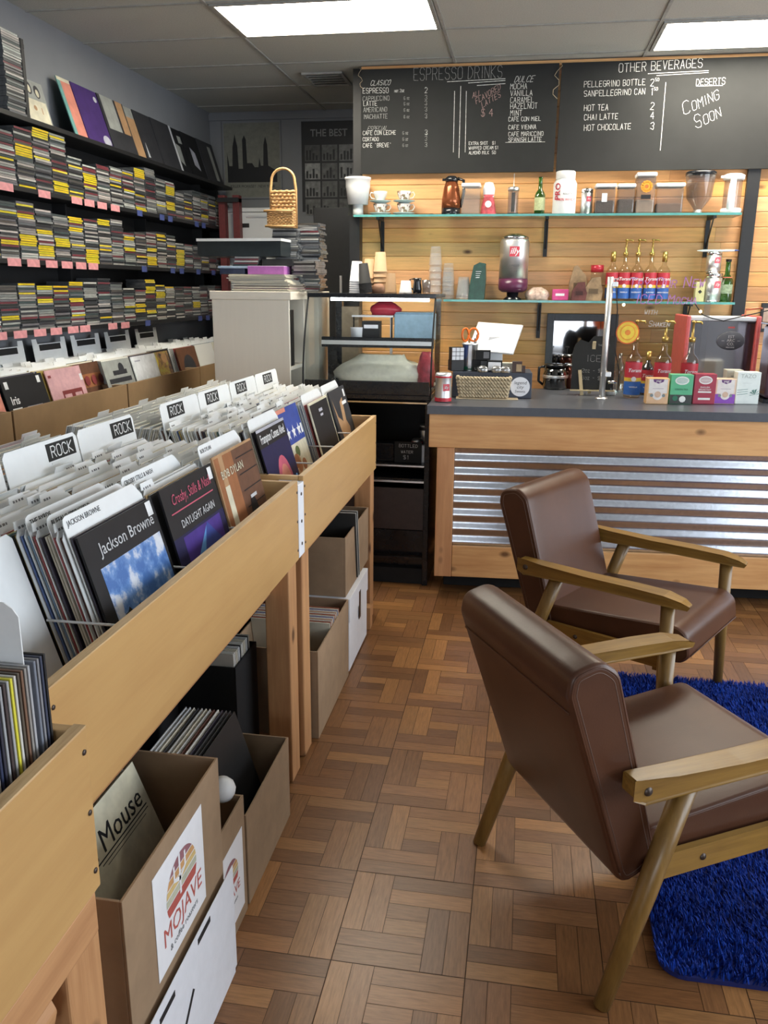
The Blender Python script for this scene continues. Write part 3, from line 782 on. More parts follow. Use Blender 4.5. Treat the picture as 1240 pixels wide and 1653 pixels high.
def stack(y, z, n, label, group, pyel, solid, x0=-2.305, rz=0, x=None):
    yl = 0
    for k in range(n):
        if yl: yl -= 1; c_ = YEL[0]
        elif random.random() < pyel: c_ = random.choice(YEL); yl = random.choice([0, 0, 1, 3, 4])
        else: c_ = random.choice(GRY)
        c_ = tuple(q*random.uniform(.9, 1.1) for q in (c_[0],))+c_[1:]
        w_ = 'yellow' if c_[1] > .45 and c_[2] < .2 else 'pale' if c_[0] > .35 else 'red' if c_[0] > .15 and c_[1] < .06 else 'dark'
        disc(x0+random.uniform(-.005, .003), y+random.uniform(-.004, .004), z+k*CDH, c_, '%s-spined disc case, %s from the bottom of %s' % (w_, nth(k), label), group, solid, rz)
H_ = [[23, 24, 22, 25, 27, 27, 19, 17, 19, 20, 20, 23, 25, 21, 21, 16, 17, 20, 20, 20, 18, 17, 16], [25, 27, 24, 25, 23, 22, 22, 22, 23, 24, 18, 19, 20, 21, 20, 16, 16, 16, 16, 17, 17, 18, 17],
      [22, 20, 20, 21, 20, 20, 22, 22, 24, 22, 19, 18, 24, 21, 20, 20, 20, 20, 20, 19, 21, 20, 18]]
shn = ['upper', 'middle', 'lower']
st_y0 = [3.335, 3.30, 3.245]
stack(3.76, SH[0], 33, 'the tall stack at the top left corner', 'discs at the top left corner', .0, True)
for r in range(3):
    for k, n in enumerate(H_[r]):
        y = st_y0[r]+.1485*k
        if y > 6.5: continue
        far = k/22
        stack(y, SH[r+1], n, 'the %s stack on the %s disc shelf' % (nth(k), shn[r]), 'discs on the %s wall shelf' % shn[r], .115-.08*far, k < (3 if r < 2 else 2))
for r in range(3):
    for k in range(24):
        y = 3.30+.1485*k+random.uniform(-.02, .02)
        if y > 6.4 or random.random() < (.12 if k < 9 else .45): continue
        blue = k > 10
        f = MB(); f.box(0, .0012, -.035 if blue else -.052, .035 if blue else .052, -.030, .004)
        t = move(f.build('shelf_tag', M_['blue_tag'] if blue else M_['pink_tag']), -2.2995, y, SH[r+1]-.002)
        tag(t, '%s paper tag on %s disc shelf edge, place %s from near end' % ('blue' if blue else 'pink', shn[r], nth(k)), 'tag', 'paper tags on the disc shelves')
# things standing on the top shelf
f = MB(); f.box(-.13, 0, -.012, .012, 0, .33); f.box(-.132, .001, -.006, .0125, .29, .31)
tag(move(f.build('upright_case', M_['black'], None, .002), -2.31, 3.855, SH[0]), 'black upright case beside the tall disc stack on top shelf', 'case')
def a_photo(q): q.rect(.05, .95, .0, .55, 'cream'); q.rect(0, 1, .55, 1, 'grey'); q.oval(.35, .8, .13, .15, 'dark'); q.oval(.68, .76, .13, .15, 'dark'); q.oval(.35, .78, .07, .09, 'cream'); q.oval(.68, .73, .07, .09, 'cream'); q.oval(.4, .35, .07, .06, 'tan'); q.rect(.66, .7, .25, .4, 'tan')
cover('small photo card with two faces standing on the top shelf', -2.33, 4.0, SH[0], .25, 'grey', a_photo, 'covers on the top shelf', .20)
cover('pale booklet leaning behind the photo card on the top shelf', -2.37, 4.08, SH[0], .3, 'grey', lambda q: q.rect(.1, .9, .1, .4, 'silver'), 'covers on the top shelf', .2)
tc_ = [('teal-edged coral record cover, first on the top shelf', 4.53, 'teal', lambda q: (q.rect(.1, 1, 0, 1, 'coral'), q.rect(.0, 1, .94, 1, 'cream'))), ('purple record cover on the top shelf', 4.66, 'purple', lambda q: (q.oval(.7, .12, .14, .1, 'fog'), q.oval(.75, .85, .06, .05, 'silver'))),
       ('black record cover with grey dotted band, third on the top shelf', 4.93, 'dark', lambda q: (q.rect(.1, .6, .4, 1, 'grey'), q.rect(.68, .95, .4, 1, 'tan'))), ('tan-fronted record cover on the top shelf', 5.10, 'grey', lambda q: (q.rect(.3, .98, .0, .8, 'tan'), q.rect(.0, .25, .0, .4, 'black'))),
       ('black record cover with a grey streak, fifth on the top shelf', 5.38, 'dark', lambda q: q.poly([(.1, .1), (.2, .1), (.14, .4)], 'silver')), ('dark grey record cover with white left edge on the top shelf', 5.62, 'dark', lambda q: q.rect(.9, 1, 0, 1, 'silver')),
       ('black record cover with pale slanted square on the top shelf', 5.85, 'black', lambda q: (q.poly([(.35, .3), (.6, .2), (.62, .62), (.4, .66)], 'grey'), q.rect(.6, .8, .7, .86, 'grey'))), ('black record cover with grey figure near the nook', 6.12, 'black', lambda q: q.poly([(.3, .3), (.6, .2), (.55, .6), (.3, .7)], 'fog')),
       ('last dark record cover on the top shelf by the nook corner', 6.4, 'dark', lambda q: q.rect(.6, .8, .1, .9, 'grey'))]
for k, (lb, y, bs, art) in enumerate(tc_): cover(lb, -2.36+.006*(k % 3), y, SH[0], .30, bs, art, 'covers on the top shelf')
tag(CDS.build('disc_cases', M_['cd_stuff']), 'farther stacks of disc cases filling the wall shelves towards the nook', 'disc cases', kind='stuff')

# ---------------------------------------------------------------- nook behind: posters, pale cabinet, black column
def zz_(p, q, y): return ony(p, q, y).z
t = thing('skyline_poster', 'framed grey poster with dark city towers on the nook wall', 'poster', (-2.16, NOOK_Y-.005, 2.27))
f = MB(); W, H = .235, .56
f.box(-W, W, -.012, 0, 0, H); f.build('frame', M_['paint'], t)
f = MB(); f.box(-W+.012, W-.012, -.0135, -.0121, .012, H-.012, 0)
sk = [(-.2, .12), (-.2, .34), (-.185, .24), (-.16, .24), (-.155, .38), (-.145, .42), (-.135, .47), (-.125, .42), (-.115, .38), (-.11, .22), (-.075, .22), (-.075, .43), (-.06, .46), (-.045, .43), (-.04, .26), (0, .26), (.02, .23), (.05, .23), (.06, .30), (.07, .24), (.09, .24), (.095, .39), (.11, .45), (.125, .39), (.13, .24), (.2, .2), (.2, .12)]
f.poly([(x, -.0142, z) for x, z in sk], 1)
f.text('KELLER MORRISEY . NEW YORK', .03, 0, -.0145, .09, 1, wide=.85)
f.build('print', [mat('poster_paper', (.20, .20, .17), .7), M_['black']], t)
t = thing('record_poster', 'black poster with grid of grey pictures under bold heading', 'poster', (-1.545, NOOK_Y-.005, 2.17))
f = MB(); W, H = .22, .65; f.box(-W, W, -.004, 0, 0, H); f.build('sheet', M_['black'], t)
f = MB(); f.text('THE BEST', .072, -.005, -.0045, .565, 0, bold=.003, wide=.95); f.build('heading', mat('poster_grey', (.28, .28, .28), .8), t)
for r in range(4):
    for c in range(3):
        f = MB(); f.at(-.135+c*.135, 0, .425-r*.13); k = (.10, .16, .24, .34)[(r*7+c*5+r*c) % 4]
        f.box(-.06, .06, -.0052, -.0041, -.058, .058, 0)
        for q in range(4): f.box(-.05+q*.025, -.034+q*.025, -.0058, -.0053, -.05, random.uniform(-.03, .03), 1)
        f.build('picture', [mat('poster_picture', (k, k, k*.97), .8, var=.4, scale=25), M_['black']], t)
t = thing('pale_cabinet', 'pale grey cabinet with small dark badge under the skyline poster', 'cabinet', (-2.10, 6.5, 0))
f = MB(); f.box(-.17, .2, -.18, .18, 0, 2.14); f.build('body', M_['white_paint'], t, .01)
f = MB(); f.box(-.175, .205, -.19, .18, 2.14, 2.17); f.build('lid', M_['white_paint'], t, .005)
f = MB(); f.box(-.10, .02, -.184, -.1801, 2.03, 2.06); f.build('badge', M_['black'], t)
f = MB(); f.box(.0, .18, -.188, -.1801, 2.10, 2.115); f.build('handle', M_['steel'], t)
t = thing('red_rack', 'dark red rack standing in the nook beside the disc shelves', 'rack', (-2.205, 6.25, 0))
for x in (-.05, .06):
    f = MB(); f.box(x-.025, x+.025, -.03, .03, 0, 2.25); f.build('upright', mat('dark_red_paint', (.13, .025, .025), .5), t)
for z in (1.5, 1.85, 2.2):
    f = MB(); f.box(-.075, .085, -.06, .03, z, z+.03); f.build('shelf', M_['black'], t)
t = thing('black_column', 'tall black upright case between the nook and the pine wall', 'cabinet', (-1.33, 5.9, 0))
f = MB(); f.box(-.12, .19, -.12, .12, 0, 2.12); f.build('body', M_['black'], t, .004)
f = MB(); f.box(.06, .075, -.127, -.1201, 1.55, 1.68); f.build('handle', M_['steel'], t)

# ---------------------------------------------------------------- cream cabinet and what is piled on it
CRM = mat('cream_laminate', (.82, .76, .65), .5, var=.015, scale=7, stretch=(6, 6, .5))
t = thing('cream_cabinet', 'cream laminate cabinet between the record bins and the display case', 'cabinet', (-1.465, 4.42, 0))
for nm, a in (('top', (-.222, .23, -.012, .345, 1.535, 1.578)), ('front_panel', (-.215, .215, 0, .02, 0, 1.535)), ('side_panel', (-.215, -.195, .02, .33, 0, 1.535)), ('back_panel', (-.195, .215, .31, .33, 0, 1.535)),
              ('shelf', (-.195, .212, .02, .31, 1.16, 1.18)), ('shelf', (-.195, .212, .02, .31, .78, .80)), ('shelf', (-.195, .212, .02, .31, .35, .37))):
    f = MB(); f.box(*a); f.build(nm, CRM, t, .003)
for k in range(3):
    f = MB(); f.box(-.27, 0, 0, .022, 0, .30); f.box(.0002, .0008, .004, .018, .03, .26)
    tag(move(f.build('box_file', M_['black'], None, .002), -1.262, 4.475+k*.03, 1.181), 'black box file in the cream cabinet, %s from the front' % _O[k], 'file', 'black files in the cream cabinet')
zt = 1.579
pile = [(.66, .62, .50), (.60, .56, .46), (.42, .30, .30), (.66, .62, .52), (.20, .15, .12), (.70, .66, .55), (.5, .46, .38), (.64, .60, .5), (.58, .54, .44), (.70, .66, .56), (.45, .42, .36), (.68, .63, .50), (.62, .58, .46), (.66, .62, .5), (.55, .52, .44)]
f = MB(); f.box(-.157, .157, -.157, .157, 0, .0055); flat0 = f.build('record_sleeve', M_['sleeve'])
for k, c_ in enumerate(pile):
    o = flat0 if k == 0 else flat0.copy()
    if k: COL.objects.link(o)
    move(o, -1.41+random.uniform(-.02, .02)-.02*(k > 9), 4.60+random.uniform(-.01, .015), zt+k*.0058, random.uniform(-.06, .06)); o.color = (*c_, 1)
    tag(o, 'record sleeve lying flat on the cream cabinet, %s from the bottom' % nth(k), 'record', 'flat pile of records on the cream cabinet')
zp = zt+len(pile)*.0058+.0005
f = MB(); f.box(-.10, .10, -.08, .08, 0, .042, 0); f.box(-.099, .099, -.079, .079, .042, .0435, 1)
tag(move(f.build('boxed_set', [mat('mauve_card', (.40, .13, .42), .5), M_['paper']], None, .001), -1.39, 4.55, zp, .03), 'mauve boxed set with white top in the pile', 'box')
f = MB(); f.box(-.07, .07, -.06, .06, 0, .03)
tag(move(f.build('boxed_set', mat('navy_card', (.02, .03, .07), .5), None, .002), -1.575, 4.53, zp, -.02), 'dark navy boxed set left of the mauve one', 'box')
f = MB(); f.box(-.085, .085, -.06, .06, 0, .012)
tag(move(f.build('booklet', mat('pale_blue_card', (.36, .46, .60), .5), None, .001), -1.57, 4.53, zp+.0305), 'pale blue booklet on the navy boxed set', 'book')
f = MB(); f.box(-.085, .085, -.06, .06, 0, .038)
tag(move(f.build('boxed_set', M_['black'], None, .002), -1.345, 4.60, zp+.0438, .02), 'black boxed set on top of the mauve one', 'box')
for k in range(7):
    disc(-1.20+random.uniform(-.006, .006), 4.565+random.uniform(-.006, .006), zp+k*CDH, random.choice(GRY[1:]), 'loose disc case on the flat record pile, %s from the bottom' % _O[k], 'discs on the record pile', True, -PI/2-.2)
for k in range(5):
    disc(-1.52+random.uniform(-.006, .006), 4.545, zp+.0432+k*CDH, random.choice(GRY[1:]), 'disc case under the black crate, %s from the bottom' % _O[k], 'discs under the black crate', True, -PI/2)
zc = zp+.0432+5*CDH+.0005
t = thing('disc_crate', 'shallow black crate with white rim lying on the cream cabinet pile', 'crate', (-1.55, 4.62, zc), -.06)
a = (-.24, .24, -.09, .16, .078)
for nm, q in (('base', (a[0], a[1], a[2], a[3], 0, .006)), ('long_side', (a[0], a[1], a[2], a[2]+.006, .006, a[4])), ('long_side', (a[0], a[1], a[3]-.006, a[3], .006, a[4])), ('short_side', (a[0], a[0]+.006, a[2]+.006, a[3]-.006, .006, a[4])), ('short_side', (a[1]-.006, a[1], a[2]+.006, a[3]-.006, .006, a[4]))):
    f = MB(); f.box(*q); f.build(nm, mat('blue_black_plastic', (.015, .022, .026), .4), t)
f = MB()
f.box(a[0]-.004, a[1]+.004, a[2]-.004, a[2]+.008, a[4], a[4]+.014); f.box(a[0]-.004, a[1]+.004, a[3]-.008, a[3]+.004, a[4], a[4]+.014); f.box(a[0]-.004, a[0]+.008, a[2], a[3], a[4], a[4]+.014); f.box(a[1]-.008, a[1]+.004, a[2], a[3], a[4], a[4]+.014)
f.build('rim', M_['plastic_white'], t)
for (px, py, y, n, lb) in ((502, 463, 4.80, 36, 'the tallest disc stack on the cabinet'), (468, 463, 4.74, 33, 'the disc stack under the wicker basket')):
    p = ony(px, py, y)
    for k in range(n):
        disc(p.x+random.uniform(-.01, .01), y-.062+random.uniform(-.006, .006), zt+.0+k*CDH, random.choice(GRY[1:]) if random.random() < .7 else (.4, .4, .4), 'disc case, %s from the bottom of %s' % (nth(k), lb), lb.replace('the ', ''), True, -PI/2+random.uniform(-.12, .05))
    if n == 33: bx, bz = p.x, zt+n*CDH
# shelf that carries the disc stacks behind the cabinet
f = MB(); f.box(-1.45, -1.175, 4.775, 5.05, 0, 1.5785); tag(f.build('side_cupboard', CRM, None, .003), 'low cream cupboard behind the cream cabinet under the disc stacks', 'cupboard')
# wicker basket
WK = wood('wicker', (.36, .18, .06), (.64, .40, .17), 0, 40, .55)
t = thing('wicker_basket', 'golden wicker wall basket with tall looped handle on the disc stack', 'basket', (bx-.022, 4.69, bz+.001))
def wickers(f, x0, x1, y, z0, z1, rows, cols):
    for r in range(rows):
        z = z0+(z1-z0)*(r+.5)/rows; pts = []
        for k in range(cols*2+1): pts.append((x0+(x1-x0)*k/(cols*2), y+(.004 if (k+r) % 2 else -.004), z+.002*math.sin(k*2.1+r)))
        f.tube(pts, (z1-z0)/rows*.52, 6)
f = MB(); wickers(f, -.072, .072, -.036, .012, .082, 8, 7); f.build('front_weave', WK, t)
f = MB(); wickers(f, -.068, .068, .03, .0, .20, 11, 6); f.build('back_weave', WK, t)
for sx in (-1, 1):
    f = MB()
    for r in range(8): f.tube([(sx*.072, -.036, .016+r*.0088), (sx*.074, 0, .016+r*.0088), (sx*.07, .03, .016+r*.0088)], .0045, 6)
    f.build('side_weave', WK, t)
f = MB(); f.box(-.07, .07, -.036, .03, .0, .006); f.build('base', WK, t)
f = MB(); f.tube([(-.09, -.044, .086), (.076, -.044, .086)], .006, 8); f.build('front_rim', WK, t)
f = MB(); f.tube([(-.085, -.042, .007), (.082, -.042, .007)], .006, 8); f.build('base_rim', WK, t)
pts = [(-.072, .034, 0), (-.072, .034, .2)]+[(-.066*math.cos(PI*k/12)-.0, .034, .245+.066*math.sin(PI*k/12)) for k in range(13)]+[(.072, .034, .2), (.072, .034, 0)]
f = MB(); f.tube(pts, .0075, 8); f.build('handle', WK, t)

# ---------------------------------------------------------------- black refrigerated display case
DX0, DX1, DY0, DY1 = -1.165, -.47, 4.35, 5.0
t = thing('display_case', 'black refrigerated display case with slanted glass front beside the counter', 'display case', (0, 0, 0))
def P(nm, a, mt, bv=.003, par=None):
    f = MB(); f.box(*a); return f.build(nm, mt, par or t, bv)
P('side_panel', (DX0, DX0+.03, DY0, DY1, 0, 1.03), M_['gloss_black']); P('side_panel', (DX1-.03, DX1, DY0, DY1, 0, 1.03), M_['gloss_black'])
P('back_panel', (DX0+.03, DX1-.03, DY1-.02, DY1, 0, 1.03), M_['matte_black']); P('plinth', (DX0+.03, DX1-.03, DY0+.02, DY1-.02, 0, .09), M_['matte_black'])
P('kick_rail', (DX0+.03, DX1-.03, DY0+.01, DY0+.03, .14, .16), M_['gloss_black'])
P('lower_door', (DX0+.03, DX1-.03, DY0+.06, DY0+.075, .09, .30), M_['gloss_black'])
P('lower_drawer', (DX0+.03, DX1-.03, DY0+.03, DY0+.045, .31, .545), mat('dark_brown_panel', (.05, .033, .03), .45))
P('shelf', (DX0+.03, DX1-.03, DY0+.03, DY1-.02, .575, .60), M_['gloss_black']); P('shelf', (DX0+.03, DX1-.03, DY0+.05, DY1-.02, .655, .675), M_['gloss_black'])
P('shelf_edge', (DX0+.03, DX1-.03, DY0+.024, DY0+.03, .578, .588), M_['steel'], 0); P('shelf_edge', (DX0+.03, DX1-.03, DY0+.044, DY0+.05, .662, .670), M_['steel'], 0)
P('deck', (DX0+.005, DX1-.005, DY0+.0, DY1, 1.03, 1.055), M_['gloss_black']); P('chrome_strip', (DX0+.02, DX1-.02, DY0-.006, DY0+.004, 1.012, 1.02), M_['chrome'], 0)
P('fascia', (DX0+.012, DX1-.012, DY0, DY0+.03, 1.055, 1.125), M_['gloss_black'])
def yf(z): return DY0+.004+.14*((z-1.12)/.43)**1.7
prof = [(yf(z), z) for z in [1.12+.43*k/10 for k in range(11)]]
f = MB()
for (a, b_) in zip(prof[:-1], prof[1:]):
    f.raw([(DX0+.012, *a), (DX1-.012, *a), (DX1-.012, *b_), (DX0+.012, *b_)], [(0, 1, 2, 3)], 0, True)
f.build('front_glass', M_['glass'], t)
for x in (DX0+.004, DX1-.004):
    f = MB(); f.poly([(x, *p) for p in prof]+[(x, DY1-.01, 1.55), (x, DY1-.01, 1.06), (x, DY0+.02, 1.06)]); f.build('side_glass', M_['glass'], t)
    f = MB(); f.tube([(x, DY0+.002, 1.03)]+[(x, p[0], p[1]) for p in prof], .005, 6); f.build('glass_edge', M_['matte_black'], t)
P('top', (DX0, DX1, yf(1.55)-.01, DY1, 1.55, 1.572), M_['gloss_black']); P('rear_post', (DX0+.05, DX0+.09, DY1-.05, DY1-.01, 1.055, 1.55), M_['gloss_black']); P('rear_post', (DX1-.05, DX1-.02, DY1-.05, DY1-.01, 1.055, 1.55), M_['gloss_black'])
P('inner_shelf', (DX0+.06, DX1-.014, 4.58, 4.95, 1.30, 1.312), M_['glass'], 0); P('shelf_front', (DX0+.06, DX1-.014, 4.55, 4.58, 1.285, 1.34), M_['gloss_black'])
P('price_rail', (DX0+.06, DX1-.018, 4.546, 4.5495, 1.30, 1.322), M_['steel'], 0)
P('door_frame', (-.79, -.775, DY1-.03, DY1-.02, 1.055, 1.55), M_['steel'], 0)
f = MB(); f.prism([(DX0+.012, 1.055), (DX0+.16, 1.055), (DX0+.13, 1.12), (DX0+.07, 1.17), (DX0+.06, 1.28), (DX0+.012, 1.28)], 'y', 4.90, 4.93); f.build('side_bracket', M_['gloss_black'], t)
tube_l = bpy.data.materials.new('case_lamp'); tube_l.use_nodes = True
q = tube_l.node_tree.nodes['Principled BSDF']; q.inputs['Emission Color'].default_value = (.95, .97, 1, 1); q.inputs['Emission Strength'].default_value = 14
f = MB(); f.tube([(DX0+.12, yf(1.55)+.035, 1.541), (DX1-.04, yf(1.55)+.035, 1.541)], .008, 8); f.build('lamp_tube', tube_l, t)
P('deck_tray', (DX0+.14, DX1-.03, 4.45, 4.93, 1.056, 1.066), M_['plastic_white'])
# goods inside
def sack(mb, w, d, h, bulge=.35, n=14, rows=9, seed=0, top=.35, mat=None):
    rnd = random.Random(seed); v = []; fs = []
    for r in range(rows):
        t_ = r/(rows-1); k = (1-abs(2*t_-.8)**2.2*bulge) if t_ < 1 else top
        k = max(top, k) if r else .9
        for q in range(n):
            a = 2*PI*q/n; e = .75
            cx_ = math.copysign(abs(math.cos(a))**e, math.cos(a)); sy_ = math.copysign(abs(math.sin(a))**e, math.sin(a))
            jj = 1+rnd.uniform(-.07, .07)
            v.append((w/2*cx_*k*jj, d/2*sy_*(k if t_ < .85 else k*.5)*jj, h*t_+(rnd.uniform(-.012, .012) if 0 < r else 0)*h*3))
    for r in range(rows-1):
        for q in range(n): fs.append((r*n+q, r*n+(q+1) % n, (r+1)*n+(q+1) % n, (r+1)*n+q))
    fs.append(tuple(reversed(range(n)))); fs.append(tuple((rows-1)*n+q for q in range(n)))
    return mb.raw(v, fs, mat, True)
f = MB(); f.at(0, 0, 0); sack(f, .52, .26, .17, .5, 18, 8, 3, .5)
tag(move(f.build('padded_bag', mat('cream_bag', (.80, .77, .64), .5, var=.08), None), -.80, 4.72, 1.0675), 'large cream bag lying on the lower deck of the display case', 'bag')
f = MB(); sack(f, .10, .09, .19, .3, 12, 8, 5, .5)
tag(move(f.build('snack_bag', mat('red_wrapper', (.42, .05, .07), .4, var=.4, scale=30), None), -.535, 4.66, 1.0675, .3), 'red and clear snack bag at the right end of the display case', 'bag')
f = MB(); sack(f, .18, .10, .075, .5, 14, 7, 9, .4)
tag(move(f.build('snack_bag', mat('bright_red_wrapper', (.50, .03, .06), .35), None), -.80, 4.86, 1.4515), 'red crumpled bag high in the display case', 'bag')
t2 = thing('wire_tray', 'black wire tray holding the red bag on the case shelf', 'tray', (-.84, 4.84, 1.3125))
f = MB(); f.box(-.14, .10, -.07, .10, .128, .138); f.build('tray_top', M_['steel'], t2)
for x in (-.13, .09):
    for y in (-.06, .09):
        f = MB(); f.tube([(x, y, 0), (x, y, .128)], .004, 6); f.build('leg', M_['matte_black'], t2)
f = MB(); f.box(-.11, .11, -.08, .08, 0, .15); f.box(-.105, .105, -.075, .075, .15, .158)
tag(move(f.build('storage_tub', mat('pale_blue_plastic', (.30, .45, .56), .3), None, .01), -.62, 4.82, 1.3125), 'pale blue plastic tub on the right of the case shelf', 'tub')
f = MB(); f.box(-.05, .05, -.03, .03, 0, .11, 0); f.box(-.04, .04, -.0305, -.0301, .07, .09, 1)
tag(move(f.build('carton', [M_['black'], M_['paper']], None, .002), -.85, 4.70, 1.3125), 'small black carton with white print under the wire tray', 'carton')
f = MB(); f.box(-.05, .05, -.05, .05, 0, .44); tag(move(f.build('tall_carton', mat('tan_card', (.40, .31, .20), .7), None, .002), -1.00, 4.87, 1.0563), 'tall tan carton at the left of the display case', 'carton')
f = MB(); f.lathe([(.03, 0), (.034, .07), (.036, .075)], 16); tag(move(f.build('paper_cup', M_['paper']), -.93, 4.66, 1.3125), 'white paper cup on the case shelf', 'cup')
# open shelf below: cans and a price sign
def drink_can(label, x, y, z, r=.032, h=.115, top='red', grp=None):
    t = thing('drink_can', label, 'can', (x, y, z), group=grp)
    f = MB(); f.lathe([(r*.8, 0), (r, .006), (r, h-.012), (r*.82, h)], 20); f.build('body', M_['steel'], t)
    f = MB(); f.lathe([(r*1.012, h-.034), (r*1.012, h-.014)], 20, cap=False); f.build('band', M_[top], t)
    return t
drink_can('red-banded can in front on the open shelf under the case', -.565, 4.56, .6755, grp='cans under the display case')
drink_can('dark-banded can behind on the open shelf under the case', -.54, 4.74, .6755, r=.034, h=.17, top='black', grp='cans under the display case')
t = thing('price_sign', 'black chalk price sign for bottled water on the open shelf', 'sign', (-.60, 4.445, .6755))
f = MB(); f.box(-.075, .075, 0, .004, 0, .115); f.build('board', M_['chalkboard'], t)
f = MB()
for k, (s, hh) in enumerate((('BOTTLED', .02), ('WATER', .018), ('$1', .026))): chalk(f, s, (-.05+.012*k, -.0006, .085-k*.033), (1, 0, 0), (0, 0, 1), hh*.8, .0018, .04)
f.build('lettering', M_['chalk'], t)
f = MB(); f.box(-.018, .018, -.018, .018, 0, .095); tag(move(f.build('carton', M_['paper'], None, .001), -.522, 4.48, .6755), 'slim white carton at the right of the open shelf', 'carton')
f = MB(); f.box(-.10, .02, 0, .10, 0, .10); tag(move(f.build('dark_tin', M_['gloss_black'], None, .004), -.70, 4.46, .6755), 'dark box left of the water sign on the open shelf', 'box')

# ---------------------------------------------------------------- coffee counter
CZ = 1.03; CRZ = .055
t = thing('service_counter', 'coffee counter with grey top, pine boards and corrugated steel front', 'counter', (-.47, 4.165, 0), CRZ)
L = 2.95
def Pc(nm, a, mt, bv=.003):
    f = MB(); f.box(*a); return f.build(nm, mt, t, bv)
f = MB(); f.prism([(0, 0), (L, 0), (L, .86), (.048, .86)], 'z', CZ-.042, CZ); f.build('top', mat('charcoal_laminate', (.075, .08, .095), .32, var=.08), t, .003)
Pc('fascia_board', (.012, L, .02, .045, .815, CZ-.043), M_['counter_pine'])
Pc('corner_post', (.055, .145, .03, .06, .115, .813), M_['counter_pine_up'])
Pc('lower_board', (.147, L, .035, .06, .115, .285), M_['counter_pine'])
Pc('backing', (.06, L, .075, .09, .10, CZ-.045), M_['matte_black']); Pc('end_panel', (.06, .075, .092, .84, .1, CZ-.045), M_['gloss_black'])
Pc('plinth', (.1, L, .22, .80, 0, .10), M_['matte_black'])
f = MB(); pitch = .0735; n = 14; pr = []
z = .283
while z < .84:
    s_ = math.asin(.97*math.sin(2*PI*(z-.283)/pitch))/1.33
    pr.append((.062-.0052*s_, z)); z += pitch/n
v_ = []; fs = []
for k, (y, z) in enumerate(pr): v_ += [(.147, y, z), (L, y, z)]
for k in range(len(pr)-1): fs.append((2*k, 2*k+1, 2*k+3, 2*k+2))
f.raw(v_, fs, 0, True)
galv = mat('galvanised_steel', (.62, .65, .72), .27, 1, var=.12, scale=50)
f.build('corrugated_panel', galv, t)
f = MB(); sack(f, .06, .04, .05, .4, 10, 6, 4, .5); tag(move(f.build('foil_scrap', M_['chrome'], None), -.13, 4.26, .0), 'scrap of crumpled foil on the floor under the counter', 'foil')

# ---------------------------------------------------------------- menu boards
def menu_board(label, x0, x1, z0, z1, draw):
    t = thing('menu_board', label, 'menu board', (x0, PINE_Y-.045, z0), group='chalk menu boards')
    f = MB(); f.box(0, x1-x0, 0, .012, 0, z1-z0); f.build('board', M_['chalkboard'], t, .001)
    for nm, m_ in (('chalk_writing', 'chalk'), ('faint_chalk_writing', 'chalk_dim'), ('red_chalk_writing', 'chalk_red')):
        parts = []; draw(parts, m_, x1-x0, z1-z0)
        for f in parts: f.build(nm, M_[m_], t)
    return t
BX = [ony(583, 200, 5.455).x, ony(899, 180, 5.455).x, ony(903, 180, 5.455).x, 1.62]
BZ0, BZ1 = ony(740, 279, 5.455).z, ony(740, 107, 5.455).z
def wr(f, s, px, py, hpx, x0, w=.0035, lean=0, slope=0.0, jit=.06):
    p = ony(px, py, 5.455); k = 5.455/FPX*1.02
    parts, f = f, MB(); parts.append(f)
    R = Vector((math.cos(slope), 0, math.sin(slope))); U = Vector((-math.sin(slope), 0, math.cos(slope)))
    chalk(f, s, (p.x-x0, -.0008, p.z-BZ0), R, U, hpx*k, w*.8, jit, None, lean, .60 if s == 'ESPRESSO DRINKS' else .74)
def ln(f, p0, p1, x0, w=.003):
    a = ony(*p0, 5.455); b_ = ony(*p1, 5.455)
    parts, f = f, MB(); parts.append(f)
    line(f, (a.x-x0, -.0008, a.z-BZ0), (b_.x-x0, -.0008, b_.z-BZ0), w, (0, -1, 0))
